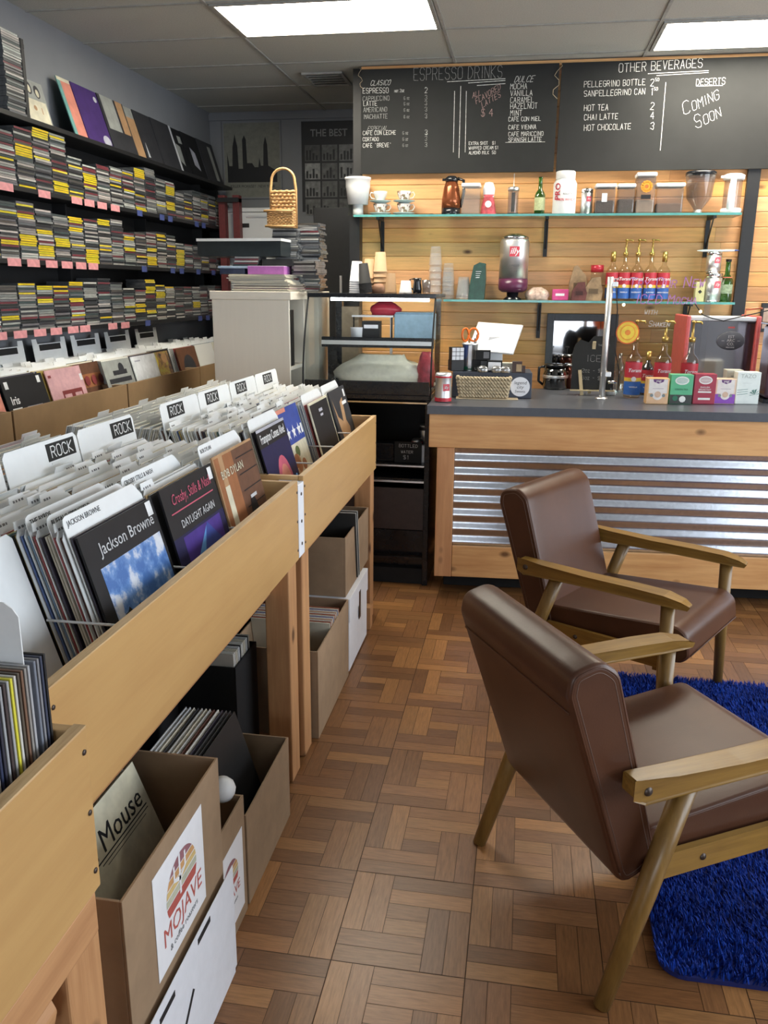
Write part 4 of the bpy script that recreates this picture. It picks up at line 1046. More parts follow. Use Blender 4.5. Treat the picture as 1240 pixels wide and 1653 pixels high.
def left_board(f, m_, w, h):
    x0 = BX[0]
    if m_ == 'chalk':
        wr(f, 'clasico', 598, 138, 9, x0, .003, .35); wr(f, 'ESPRESSO', 586, 151, 7, x0); wr(f, 'LATTE', 587, 171, 6, x0, .003)
        for py, v_ in ((150, '2'), (218, '3')): wr(f, v_, 686, py, 7, x0, .003)
        wr(f, 'hot 2oz', 637, 149, 4, x0, .0026)
        wr(f, 'CAFE CON LECHE', 586, 218, 5.4, x0, .0028); wr(f, 'CORTADO', 586, 228, 5, x0, .0028); wr(f, "CAFE 'BREVE'", 586, 238, 5.4, x0, .0028)
        wr(f, 'dulce', 830, 133, 11, x0, .0028, .4)
        for s, py in (('MOCHA', 144), ('VANILLA', 155), ('CARAMEL', 166), ('HAZELNUT', 176), ('MINT', 187), ('CAFE CON MIEL', 196), ('CAFE VIENNA', 209), ('CAFE MARICCINO', 220), ('SPANISH LATTE', 229)):
            wr(f, s, 824 if len(s) < 9 else 821, py, 7 if len(s) < 9 else 5.6, x0, .0028)
        for (a, b_) in (((734, 147), (732, 246)), ((744, 139), (741, 255)), ((753, 147), (751, 246))): ln(f, a, b_, x0, .0028)
        for (a, b_) in (((722, 132), (816, 127)), ((756, 134), (816, 130)), ((770, 138), (816, 135))): ln(f, a, b_, x0, .003)
        for k, s in enumerate(('EXTRA SHOT   $1', 'WHIPPED CREAM $1', 'ALMOND MILK  50')): wr(f, s, 757, 234+7.6*k, 4.2, x0, .0026)
        ln(f, (816, 230), (880, 229), x0, .002)
    elif m_ == 'chalk_dim':
        wr(f, 'ESPRESSO DRINKS', 668, 130, 16, x0, .0034, 0, 0, .03)
        wr(f, 'CAPPUCCINO', 586, 163, 6, x0); wr(f, 'AMERICANO', 587, 181, 6, x0); wr(f, 'MACHIATTE', 588, 192, 6, x0); wr(f, 'especial', 593, 211, 8, x0, .003, .35)
        for k, py in enumerate((161, 170, 180, 191)): wr(f, '3', 686, py, 6, x0); wr(f, '8 oz'.replace('8', '6'), 652, py, 4, x0, .0026)
        for py in (217, 227, 237): wr(f, '6 oz', 650, py, 4, x0, .0026); wr(f, '3', 686, py, 6, x0)
    else:
        wr(f, 'all', 763, 158, 9, x0, .0026, .3, .3); wr(f, 'flavored', 769, 168, 10, x0, .0026, .3, .5) ; wr(f, 'lattes', 779, 174, 10, x0, .0026, .3, .5); wr(f, '$ 4', 777, 188, 10, x0, .003)
def right_board(f, m_, w, h):
    x0 = BX[2]
    if m_ == 'chalk':
        wr(f, 'OTHER BEVERAGES', 999, 117, 11, x0, .0036, 0, .03, .04)
        for (a, b_) in (((1046, 119), (1144, 114)), ((1060, 122), (1144, 117))): ln(f, a, b_, x0, .003)
        for s, py, pr_ in (('PELLEGRINO BOTTLE', 141, '2'), ('SANPELLEGRINO CAN', 156, '1'), ('HOT TEA', 179, '2'), ('CHAI LATTE', 194, '4'), ('HOT CHOCOLATE', 211, '3')):
            wr(f, s, 943, py, 7.4, x0, .003, 0, .012); wr(f, pr_, 1050, py-2, 9, x0, .0034)
        wr(f, '50', 1058, 131, 4, x0, .0024); wr(f, '50', 1056, 146, 4, x0, .0024)
        ln(f, (1075, 133), (1066, 243), x0, .0035)
        wr(f, 'DESERTS', 1124, 138, 8, x0, .0036, 0, .02); ln(f, (1124, 139), (1167, 138), x0, .003)
        wr(f, 'Coming', 1105, 186, 17, x0, .003, .15, .42); wr(f, 'Soon', 1124, 208, 17, x0, .003, .15, .45)
menu_board('chalk menu board headed with espresso drinks, left of the two', BX[0], BX[1], BZ0, BZ1, left_board)
menu_board('chalk menu board headed with other beverages, right of the two', BX[2], BX[3], BZ0, BZ1, right_board)
f = MB()
for (c0, s_) in (((904, 98), 1), ((579, 108), .6)):
    p = ony(*c0, 5.44); pts = [(p.x+.02*math.sin(k*1.7)*s_+.006*k*(1 if s_ < 1 else -1)*.4, 5.447, p.z-.028*k*s_*.9) for k in range(9)]
    f = MB(); f.tube(pts, .0014, 5)
    tag(f.build('string', mat('jute_string', (.45, .36, .24), .9)), 'loose end of string hanging from the %s' % ('join between the menu boards' if s_ == 1 else 'left corner of the menu boards'), 'string')

# ---------------------------------------------------------------- glass shelves on the pine wall
def glass_shelf(label, x0, x1, z, bx):
    t = thing('glass_shelf', label, 'shelf', (x0, PINE_Y, z), group='teal glass shelves')
    f = MB(); f.box(0, x1-x0, -.22, -.004, -.012, 0); f.build('pane', M_['teal_glass'], t)
    f = MB(); f.box(0, x1-x0, -.2235, -.2201, -.0125, .0005); f.box(x1-x0, x1-x0+.003, -.22, -.004, -.0125, .0005); f.build('front_edge', M_['teal_edge'], t)
    for px in bx:
        x = ony(px, 370, PINE_Y-.02).x-x0
        f = MB(); f.box(x-.009, x+.009, -.19, -.002, -.026, -.0125); f.box(x-.012, x+.012, -.012, -.001, -.235, -.026)
        f.prism([(-.16, -.026), (-.012, -.19), (-.012, -.165), (-.145, -.026)], 'x', x-.003, x+.003)
        f.build('bracket', M_['black'], t)
    return t
UZ = ony(880, 345, PINE_Y-.22).z; LZ = ony(880, 485, PINE_Y-.22).z
glass_shelf('upper teal glass shelf across the pine wall', ony(571, 347, 5.28).x, ony(1197, 345, 5.28).x, UZ, (617, 882, 1143))
glass_shelf('lower teal glass shelf holding syrup bottles on the pine wall', ony(716, 485, 5.28).x, ony(1186, 487, 5.28).x, LZ, (878, 1120))
IY = 5.385
def sp(p0, p1, pt, zb, y=IY):
    """middle, half width and height of something seen between p0 and p1 with its top at row pt"""
    a = ony(p0, pt, y); b_ = ony(p1, pt, y); return (a.x+b_.x)/2, (b_.x-a.x)/2, (a.z+b_.z)/2-zb
SMOKE = M_['dark_clear']; WHT = M_['plastic_white']
BEANS = mat('coffee_beans', (.05, .025, .015), .5, var=.6, scale=120, bumpy=.6)
# ------- upper shelf
x, r, h = sp(558, 598, 287, UZ)
t = thing('filter_pitcher', 'white plastic dripper on a narrow foot at the left end of upper shelf', 'dripper', (x, IY, UZ+.0006))
f = MB(); f.lathe([(r*.80, h*.30), (r*.93, h*.72), (r*.97, h*.74), (r*.97, h*.93), (r*1.03, h*.94), (r*1.05, h), (r*.97, h), (r*.9, h*.7), (r*.76, h*.33)], 28); f.build('bowl', WHT, t)
f = MB(); f.lathe([(r*.42, 0), (r*.42, h*.30)], 20); f.build('foot', WHT, t)
f = MB(); f.lathe([(r*.82, 0), (r*.82, h*.005), (r*.8, h*.3)], 20, cap=False); f.build('skirt', M_['glass'], t)
def cup_profile(r, h): return [(r*.45, 0), (r*.5, h*.06), (r*.42, h*.14), (r*.7, h*.35), (r*.92, h*.7), (r, h), (r*.95, h), (r*.86, h*.7), (r*.6, h*.3), (0, h*.2)]
chn, n_, l_, b_ = nt('flowered_china')
v_ = noise(n_, l_, 45, 3)
l_.new(ramp(n_, l_, v_.outputs[0], [(.44, (.70, .66, .62)), (.5, (.70, .66, .62)), (.55, (.26, .12, .10)), (.63, (.20, .19, .10))]).outputs[0], b_.inputs['Base Color']); b_.inputs['Roughness'].default_value = .2
PLN = mat('white_china', (.68, .66, .62), .2, var=.03); TEALC = mat('pale_teal_china', (.42, .55, .55), .25, var=.05)
for px, side, flower in ((614, 'left', False), (652, 'right', True)):
    x = ony(px, 340, IY).x; z = UZ+.0006
    for lev in range(2):
        t = thing('saucer', '%s saucer of the %s teacup pair on the upper shelf' % (('lower', 'upper')[lev], side), 'saucer', (x, IY, z), group='stacked teacups and saucers')
        f = MB(); f.lathe([(.03, 0), (.034, .004), (.066, .014), (.068, .017), (.034, .008), (0, .007)], 26, cap=False); f.build('plate', TEALC, t)
        z += .0085
        t = thing('teacup', '%s %s teacup of the %s pair on the upper shelf' % (('lower', 'upper')[lev], 'flowered' if flower or lev == 0 else 'plain white', side), 'teacup', (x, IY, z), group='stacked teacups and saucers')
        f = MB(); f.lathe(cup_profile(.044, .062), 24, cap=False); f.build('bowl', chn if (flower or lev == 0) else PLN, t)
        sg = -1 if (lev == 1 and not flower) else 1
        f = MB(); f.tube([(sg*.036, 0, .05), (sg*.058, 0, .058), (sg*.066, 0, .042), (sg*.055, 0, .024), (sg*.03, 0, .02)], .0035, 6); f.build('handle', PLN, t)
        z += .063
f = MB(); f.lathe([(.03, 0), (.028, .006), (.01, .011), (0, .012)], 18, sy=.7); tag(move(f.build('bottle_lid', M_['black']), ony(697, 342, IY).x, IY, UZ+.0006), 'small dark lid lying on the upper shelf beside the teacups', 'lid')
x, r, h = sp(714, 745, 284, UZ)
t = thing('thermal_carafe', 'copper and black thermal carafe on the upper shelf', 'carafe', (x, IY, UZ+.0006))
f = MB(); f.lathe([(r*.93, 0), (r, h*.05), (r, h*.18)], 26); f.build('base', M_['gloss_black'], t)
f = MB(); f.lathe([(r*1.0, h*.18), (r*.98, h*.4), (r*.8, h*.7), (r*.62, h*.84)], 26); f.build('body', mat('copper_shell', (.30, .09, .035), .22, .6), t)
f = MB(); f.lathe([(r*.62, h*.84), (r*.7, h*.87), (r*.7, h*.93), (r*.4, h*.99), (0, h)], 22); f.box(-r*.95, -r*.5, -.012, .012, h*.87, h*.93); f.build('lid', M_['gloss_black'], t)
f = MB(); f.tube([(r*.6, 0, h*.93), (r*1.25, 0, h*.88), (r*1.3, 0, h*.6), (r*1.0, 0, h*.2)], .009, 8); f.build('handle', M_['gloss_black'], t)
def canister(label, p0, p1, pt, lid=WHT, fill=BEANS, level=.4, square=True, tag_=None, y=IY):
    x, r, h = sp(p0, p1, pt, UZ, y); lh = .022
    t = thing('canister', label, 'canister', (x, y, UZ+.0006), group='lidded canisters on the upper shelf')
    k = min(r, .055)
    f = MB(); f.box(-r*.92, r*.92, -k, k, 0, h-lh); f.build('body', M_['hazy'] if fill is None else SMOKE, t, .01, 3)
    if fill is not None:
        f = MB(); f.box(-r*.85, r*.85, -k*.9, k*.9, .004, h*level); f.build('contents', fill, t, .008)
    f = MB(); f.box(-r, r, -k*1.08, k*1.08, h-lh, h); f.build('lid', lid, t, .008, 3)
    if tag_: tag_(t, r, k, h)
    return t
canister('clear lidded canister beside the copper carafe', 746, 777, 297, WHT, None)
x, r, h = sp(777, 803, 294, UZ)
t = thing('coffee_bag', 'small white and red twisted-top coffee bag on the upper shelf', 'bag', (x, IY, UZ+.0006))
f = MB(); f.lathe([(r*.95, 0), (r, .01), (r*.85, h*.3), (r*.62, h*.55), (r*.7, h*.62)], 14, sy=.6); f.build('bag', mat('red_print_bag', (.50, .07, .09), .5, var=.5, scale=30), t)
f = MB(); f.lathe([(r*.62, h*.52), (r*.7, h*.62), (r*.75, h*.8), (r*.5, h*.98), (r*.1, h)], 12, sy=.55); f.build('top_fold', M_['paper'], t)
f = MB(); f.disc(0, h*.33, r*.4, -r*.58, 16); f.build('label', M_['paper'], t)
x, r, h = sp(821, 838, 302, UZ)
t = thing('french_press', 'small slim french press on the upper shelf', 'french press', (x, IY, UZ+.0006))
f = MB(); f.lathe([(r, .01), (r, h*.88)], 20, cap=False); f.build('glass', SMOKE, t)
f = MB(); f.lathe([(r*1.08, 0), (r*1.08, .012)], 20); f.build('base', M_['matte_black'], t)
f = MB(); f.lathe([(r*1.1, h*.86), (r*1.1, h*.96), (r*.8, h)], 20); f.build('lid', M_['steel'], t)
f = MB(); f.tube([(0, 0, .02), (0, 0, h+.075)], .0025, 6); f.build('plunger', M_['steel'], t)
f = MB(); f.lathe([(r*.35, .02), (r*.35, h*.8)], 12); f.build('filter', M_['matte_black'], t)
def bottle_prof(r, h, neck=.28, sh=.62): return [(r*.9, 0), (r, .006), (r, h*sh), (r*.8, h*(sh+.07)), (r*neck*1.1, h*(sh+.16)), (r*neck, h*.95), (r*neck*1.15, h*.96), (r*neck*1.15, h)]
x, r, h = sp(865, 882, 286, UZ)
t = thing('glass_bottle', 'green glass bottle with pale label on the upper shelf', 'bottle', (x, IY, UZ+.0006))
f = MB(); f.lathe(bottle_prof(r, h, .36, .52), 22); f.build('glass', M_['green_glass'], t)
f = MB(); f.lathe([(r*1.02, h*.12), (r*1.02, h*.46)], 22, cap=False); f.build('label', mat('pale_green_label', (.50, .55, .30), .6, var=.2, scale=60), t)
x, r, h = sp(895, 933, 277, UZ)
t = thing('protein_tub', 'white plastic protein tub with red lettering on the upper shelf', 'tub', (x, IY, UZ+.0006))
f = MB(); f.lathe([(r*.95, 0), (r, .008), (r, h*.72), (r*.8, h*.82)], 28); f.build('body', WHT, t)
f = MB(); f.lathe([(r*.8, h*.82), (r*.83, h*.83), (r*.83, h*.98), (r*.78, h)], 28); f.build('lid', WHT, t)
f = MB(); f.M = Matrix.Translation((-r*.62, -r*.86, h*.52)) @ Matrix.Rotation(-.65, 4, 'Z') @ Matrix.Rotation(-PI/2, 4, 'Y'); f.text('PRO', .05, 0, 0, 0, 0, bold=.002); f.at(); f.text('100% WHEY', .020, r*.08, -r*1.02, h*.33, 0, bold=.0008); f.text('ISOLATE', .014, r*.2, -r*1.01, h*.46, 1); f.build('lettering', [M_['red'], M_['ink']], t)
def tin(label, p0, p1, pt, zb, y=IY, group='silver coffee tins'):
    x, r, h = sp(p0, p1, pt, zb, y)
    t = thing('coffee_tin', label, 'tin', (x, y, zb+.0006), group=group)
    f = MB(); f.lathe([(r, 0), (r, h*.84)], 26); f.build('body', M_['steel'], t)
    f = MB(); f.lathe([(r*1.02, h*.84), (r*1.02, h*.97), (r*.95, h)], 26); f.lathe([(r*1.03, 0), (r*1.03, .008)], 26); f.build('lid', M_['chrome'], t)
    a = .35; f = MB(); f.at(r*math.sin(a)*.9, -r*math.cos(a)*1.06, h*.6, a); f.box(-r*.42, r*.42, 0, .0008, -r*.42, r*.42); f.build('badge', M_['red'], t)
    f = MB(); f.at(r*math.sin(a)*.9, -r*math.cos(a)*1.07, h*.6, a); f.text('illy', r*.5, 0, 0, 0, 0, shear=.2); f.build('lettering', M_['paper'], t)
    return t, h
tin('small silver coffee tin with red badge beside the protein tub', 939, 958, 305, UZ)
def wl_(t, r, k, h):
    f = MB(); f.box(-r*.35, r*.15, -k-.002, -k-.001, h*.4, h*.68); f.build('paper_label', M_['paper'], t)
def sun(t, r, k, h):
    f = MB(); f.disc(.002, h*.66, r*.48, -k-.002, 12, 0)
    for q in range(12): a = 2*PI*q/12; f.disc(.002+r*.42*math.cos(a), h*.66+r*.42*math.sin(a), r*.17, -k-.0022, 8, 0)
    f.disc(.002, h*.66, r*.2, -k-.0026, 12, 1); f.box(-r*.45, r*.5, -k-.002, -k-.001, h*.36, h*.46, 2); f.build('sunflower_sticker', [mat('sunflower_orange', (.75, .32, .03), .5), mat('sunflower_brown', (.4, .12, .02), .5), M_['black']], t)
canister('dark canister of beans with a paper label, left of the short pair', 961, 995, 298, WHT, BEANS, .45, tag_=wl_)
canister('dark canister of beans, right of the short pair', 997, 1026, 298, WHT, BEANS, .5)
canister('tall clear canister with sunflower sticker on the upper shelf', 1027, 1060, 280, WHT, mat('pale_powder', (.42, .34, .27), .8), .35, tag_=sun)
canister('wide low canister of brown powder on the upper shelf', 1058, 1105, 297, WHT, mat('brown_powder', (.20, .12, .08), .8), .35)
x, r, h = sp(1108, 1157, 277, UZ)
t = thing('grinder_hopper', 'smoky plastic grinder hopper with black lid on the upper shelf', 'hopper', (x, IY, UZ+.0006))
f = MB(); f.lathe([(r*.28, 0), (r*.28, h*.12), (r*.82, h*.38), (r*.98, h*.9)], 28, cap=False); f.build('funnel', SMOKE, t)
f = MB(); f.lathe([(r*1.02, h*.9), (r*1.02, h*.97), (r*.9, h)], 28); f.build('lid', M_['gloss_black'], t)
f = MB(); f.lathe([(r*.3, 0), (r*.3, h*.1)], 20); f.build('collar', M_['steel'], t)
x, r, h = sp(1169, 1203, 281, UZ)
t = thing('white_french_press', 'white-framed french press at the right end of the upper shelf', 'french press', (x, IY, UZ+.0006))
f = MB(); f.lathe([(r*.86, .02), (r*.86, h*.85)], 22, cap=False); f.build('glass', SMOKE, t)
f = MB(); f.lathe([(r, 0), (r, h*.12), (r*.9, h*.14)], 22); f.build('base', WHT, t)
f = MB(); f.lathe([(r*.95, h*.84), (r*1.02, h*.86), (r*1.02, h*.96), (r*.7, h)], 22); f.box(-r*1.25, -r*.8, -.012, .012, h*.9, h*.96); f.build('lid', WHT, t)
f = MB(); f.box(-r*.5, r*.1, -r*1.02, -r*.84, h*.1, h*.9); f.build('frame', WHT, t, .005)
f = MB(); f.tube([(-r*.2, -r*.95, h*.85), (-r*.5, -r*1.4, h*.7), (-r*.6, -r*1.4, h*.3), (-r*.5, -r*.95, h*.12)], .009, 8); f.build('handle', WHT, t)

# ------- on top of the display case: cups
CT = 1.5726; CYY = 4.78
KRAFT = mat('kraft_cup_card', (.46, .30, .17), .7, var=.05)
def cup_stack(label, px, pb, pt, wpx, n, m_, y=CYY, zb=CT, lean=0, group='paper cup stacks', up=False, name='cup_stack'):
    x = ony(px, pb, y).x; h = ony(px, pt, y).z-zb; r = wpx/2*y/FPX*.99
    t = thing(name, label, 'cup stack', (x, y, zb+.0004), group=group); t.rotation_euler = (0, lean, 0)
    ch = min(.11, h); gap = (h-ch)/max(1, n-1)
    for k in range(n):
        f = MB(); z0 = gap*k
        if up: f.lathe([(r*.72, z0), (r*.98, z0+ch-.006), (r*1.04, z0+ch-.005), (r*1.04, z0+ch), (r*.94, z0+ch), (r*.70, z0+.004)], 18)
        else: f.lathe([(r*1.04, z0), (r*1.04, z0+.005), (r*.98, z0+.006), (r*.72, z0+ch), (r*.66, z0+ch), (r*.64, z0+ch-.006)], 18)
        f.build('cup', m_, t)
    return t
cup_stack('white leaning cup stack at the back left of the case top', 575, 473, 422, 22, 6, M_['paper'], y=4.70, lean=.03)
cup_stack('black leaning lid stack beside the white cup stack', 591, 473, 425, 20, 9, M_['matte_black'], y=4.66, lean=-.10)
cup_stack('short kraft paper cup stack behind the black one', 596, 472, 418, 20, 4, KRAFT, y=4.88)
cup_stack('tallest kraft paper cup stack on the display case', 614, 462, 407, 22, 5, KRAFT, y=4.85)
cup_stack('low kraft paper cup stack right of the tallest one', 631, 472, 441, 19, 2, KRAFT, y=4.80)
cup_stack('upside-down white paper cups on the display case', 655, 473, 453, 21, 2, M_['paper'], y=4.80)
f = MB(); sack(f, .075, .06, .05, .2, 12, 6, 21, .5); tag(move(f.build('kraft_pouch', mat('brown_pouch', (.26, .13, .07), .6)), ony(611, 470, 4.70).x, 4.70, CT), 'brown crumpled pouch in front of the tallest cup stack', 'pouch')
x, r, h = sp(667, 681, 449, CT, 4.8)
t = thing('milk_pitcher', 'small black pitcher on the display case beside the white cups', 'pitcher', (x, 4.8, CT+.0004))
f = MB(); f.lathe([(r, 0), (r*1.05, h*.3), (r*.8, h*.75), (r*.95, h), (r*.88, h), (r*.7, h*.7)], 20); f.build('body', M_['gloss_black'], t)
f = MB(); f.tube([(-r*.8, 0, h*.95), (-r*1.7, 0, h*.9), (-r*1.6, 0, h*.4), (-r, 0, h*.25)], .004, 6); f.build('handle', M_['gloss_black'], t)
x, r, h = sp(681, 696, 452, CT, 4.8)
f = MB(); f.lathe([(r*.85, 0), (r, h), (r*.94, h), (r*.8, .006)], 20); tag(move(f.build('drinking_glass', SMOKE), x, 4.8, CT+.0004), 'plain drinking glass at the right end of the case top', 'glass')
# ------- lower shelf
CLR = M_['acrylic']
cup_stack('tallest clear plastic cup stack on the lower shelf', 702, 480, 398, 21, 6, clear('frosted_plastic', (.96, .92, .88), .08, .1, .16), IY, LZ, group='plastic cup stacks')
cup_stack('pointed clear plastic cup stack, middle of the three', 723, 480, 425, 20, 5, M_['hazy'], IY, LZ, group='plastic cup stacks')
cup_stack('short wide clear plastic cup stack beside the green bag', 748, 480, 447, 23, 5, M_['hazy'], IY, LZ, group='plastic cup stacks')
x, r, h = sp(758, 786, 424, LZ)
t = thing('coffee_bag', 'tall dark green coffee bag on the lower shelf', 'bag', (x, IY, LZ+.0006))
f = MB(); f.prism([(-r*1.0, 0), (r*.85, 0), (r*1.0, h*.55), (r*.9, h*.97), (r*.2, h), (-r*.45, h*.92), (-r*.8, h*.5)], 'y', -.035, .035); f.build('bag', mat('dark_green_foil', (.012, .055, .035), .3, var=.3, scale=25), t, .014, 3)
f = MB()
for k in range(4): f.box(-r*.2, r*.45-.004*k, -.0365, -.0355, h*.75-k*.012, h*.76-k*.012)
f.box(-r*.1, r*.3, -.0365, -.0355, h*.6, h*.606); f.build('lettering', M_['paper'], t)
x, r, h = sp(808, 856, 378, LZ)
t = thing('coffee_keg', 'large steel coffee canister with red badge and purple foot on lower shelf', 'canister', (x, IY, LZ+.0006))
f = MB(); f.lathe([(r*.62, .0), (r*.62, .006), (r*.4, .02), (r*.4, .045)], 28); f.build('pedestal', M_['gloss_black'], t)
f = MB(); f.lathe([(r*.7, .045), (r*.96, .06), (r, .075), (r, .125)], 32); f.build('foot_band', mat('plum_band', (.10, .02, .06), .3), t)
f = MB(); f.lathe([(r*.985, .125), (r*.985, h*.88), (r*.9, h*.925)], 36); f.build('body', M_['steel'], t)
f = MB(); f.lathe([(r*.9, h*.92), (r*.94, h*.925), (r*.94, h*.955), (r*.6, h*.985), (r*.5, h), (0, h)], 30); f.build('lid', M_['chrome'], t)
f = MB(); f.box(-r*.30, r*.36, -r*1.0-.001, -r*1.0, h*.655, h*.805); f.build('badge', M_['red'], t)
f = MB(); f.text('illy', .05, r*.03, -r*1.0-.0014, h*.735, 0, shear=.25, bold=.0008); f.text('ESPRESSO', .014, r*.05, -r*1.0-.0005, h*.52, 1); f.text('classico', .012, r*.05, -r*1.0-.0005, h*.44, 1); f.build('lettering', [M_['paper'], M_['grey_print']], t)
f = MB(); sack(f, .15, .09, .075, .5, 16, 7, 31, .35); tag(move(f.build('plastic_bag', mat('crinkled_film', (.55, .40, .33), .25, var=.4, scale=45), None), ony(867, 480, IY).x, IY, LZ+.001), 'crumpled clear plastic bag beside the steel canister', 'bag')
x, r, h = sp(892, 918, 467, LZ)
t = thing('sweetener_box', 'bright pink packet box on the lower shelf', 'box', (x, IY, LZ+.0006))
f = MB(); f.box(-r, r, -.03, .03, 0, h); f.build('box', mat('hot_pink_card', (.62, .07, .25), .5), t, .003)
f = MB(); f.box(-r*.6, r*.5, -.031, -.0302, h*.4, h*.62); f.build('lettering', M_['paper'], t)
for k, (p0, p1, pt, c_, lb, yy) in enumerate(((920, 950, 428, (.34, .22, .12), 'tan coffee bag standing behind the brown foil bag', 5.43), (924, 948, 455, (.12, .035, .03), 'maroon foil bag slumped on the lower shelf', 5.34), (944, 974, 447, (.30, .20, .11), 'tan coffee bag with dark print before the red-lidded jar', 5.35))):
    x, r, h = sp(p0, p1, pt, LZ, yy)
    t = thing('coffee_bag', lb, 'bag', (x, yy, LZ+.0006), group='coffee bags on the lower shelf')
    f = MB(); f.prism([(-r, 0), (r*.9, 0), (r*1.05, h*.4), (r*.8, h*.7), (r*(.7-.9*(k == 0)), h), (-r*(.2+.3*(k == 0)), h*.96), (-r*.95, h*.5)], 'y', -.028, .028); f.build('bag', mat('bag_paper_%s' % 'abc'[k], c_, .5, var=.4, scale=22), t, .013, 3)
    f = MB(); f.box(-r*.5, r*.5, -.0295, -.0285, h*.3, h*.5); f.build('print', mat('bag_print_%s' % 'abc'[k], tuple(q*.4 for q in c_), .6), t)
x, r, h = sp(954, 976, 428, LZ, 5.43)
t = thing('spice_jar', 'clear jar with red lid on the lower shelf', 'jar', (x, 5.43, LZ+.0006))
f = MB(); f.lathe([(r*.9, 0), (r*.92, h*.75), (r*.8, h*.8)], 20); f.build('glass', M_['glass'], t)
f = MB(); f.lathe([(r*.8, .004), (r*.82, h*.4)], 20); f.build('contents', mat('pale_sugar', (.6, .5, .4), .8), t)
f = MB(); f.lathe([(r*.95, h*.8), (r*.95, h), (0, h)], 20); f.build('lid', M_['red'], t)
SY_R = mat('red_label_paper', (.50, .03, .05), .5); SY_B = mat('blue_label_paper', (.03, .12, .42), .5); SY_Y = mat('yellow_label_paper', (.72, .48, .05), .5); GOLD = mat('gold_cap', (.62, .42, .12), .3, .8); AMB = clear('clear_syrup', (.95, .92, .86), .12)
def syrup(label, x, y, z, r=.036, h=.30, pump=True, dark=False, group='syrup bottles', word='VANILLA'):
    t = thing('syrup_bottle', label, 'bottle', (x, y, z+.0006), group=group)
    f = MB(); f.lathe([(r*.93, 0), (r, .006), (r, h*.60), (r*.85, h*.66), (r*.36, h*.74), (r*.32, h*.93)], 24); f.build('glass', clear('dark_syrup', (.16, .05, .03), .25) if dark else AMB, t)
    for a, b_, m_, nm in ((.33, .58, SY_R, 'label'), (.27, .33, SY_Y, 'label_stripe'), (.05, .27, SY_B, 'lower_label')):
        f = MB(); f.lathe([(r*1.015, h*a), (r*1.015, h*b_)], 24, cap=False); f.build(nm, m_, t)
    f = MB(); f.text('Torani', .026, 0, -r*1.05, h*.45, 0, shear=.3, bold=.0007); f.text(word, .011, 0, -r*1.05, h*.18, 0, bold=.0003); f.disc(0, h*.31, r*.3, -r*1.05, 14, 0); f.build('lettering', M_['paper'], t)
    if pump:
        f = MB(); f.lathe([(r*.4, h*.92), (r*.4, h*.99), (r*.16, h), (r*.14, h*1.22), (r*.25, h*1.225), (r*.25, h*1.25), (0, h*1.26)], 14); f.tube([(0, 0, h*1.235), (r*.9, -.0, h*1.235), (r*1.0, 0, h*1.20)], r*.13, 6); f.build('pump', GOLD, t)
    else:
        f = MB(); f.lathe([(r*.4, h*.80), (r*.4, h*1.0), (0, h*1.0)], 16); f.build('cap', GOLD, t)
    return t
for k, (px, pump) in enumerate(((986, False), (1005, True), (1025, True), (1047, True), (1068, False))):
    syrup('syrup bottle on the lower glass shelf, %s from the left' % _O[k], ony(px, 480, IY).x, IY, LZ, .037, .285 if pump else .285, pump, group='syrup bottles on the lower shelf', word=('CARAMEL', 'VANILLA', 'HAZELNUT', 'ALMOND', 'IRISH CREAM')[k])
x, r, h = sp(1123, 1138, 455, LZ)
t = thing('tea_carton', 'small pale yellow carton beside the silver tins', 'carton', (x, IY, LZ+.0006))
f = MB(); f.box(-r, r, -.025, .025, 0, h); f.build('box', mat('pale_yellow_card', (.60, .56, .28), .6), t, .002)
f = MB(); f.disc(0, h*.5, r*.45, -.0256, 4); f.build('emblem', M_['ink'], t)
t1, h1 = tin('larger silver coffee tin with red badge, lower of the pair', 1140, 1167, 441, LZ)
zt2 = LZ+h1+.001
t2, h2 = tin('smaller silver coffee tin with red badge, on top of the pair', 1142, 1166, 407, zt2)
t = thing('wrapped_utensil', 'white wrapped utensil with blue tip across the top tin', 'utensil', (t2.location.x, IY, zt2+h2+.001))
f = MB(); f.tube([(-.10, 0, .007), (-.07, 0, .007), (.07, 0, .008), (.11, 0, .009)], [.003, .009, .009, .008], 8, flat=.7); f.build('wrapper', M_['paper'], t)
f = MB(); f.tube([(.1105, 0, .009), (.135, 0, .009)], [.008, .003], 8, flat=.7); f.build('blue_tip', mat('blue_film', (.05, .12, .42), .4), t)
x, r, h = sp(1163, 1184, 420, LZ, 5.42)
t = thing('glass_bottle', 'green mineral water bottle at the right end of the lower shelf', 'bottle', (x+.012, 5.42, LZ+.0006))
f = MB(); f.lathe(bottle_prof(r, h, .36, .5), 22); f.build('glass', M_['green_glass'], t)
f = MB(); f.lathe([(r*1.02, h*.2), (r*1.02, h*.42)], 22, cap=False); f.build('label', mat('sage_label', (.30, .38, .24), .6, var=.4, scale=60), t)
f = MB(); f.lathe([(r*.95, h*.5), (r*.72, h*.6)], 22, cap=False); f.build('neck_label', mat('orange_red_label', (.52, .14, .08), .5), t)
f = MB(); f.lathe([(r*.45, h*.96), (r*.45, h*1.02), (0, h*1.02)], 14); f.build('cap', M_['black'], t)

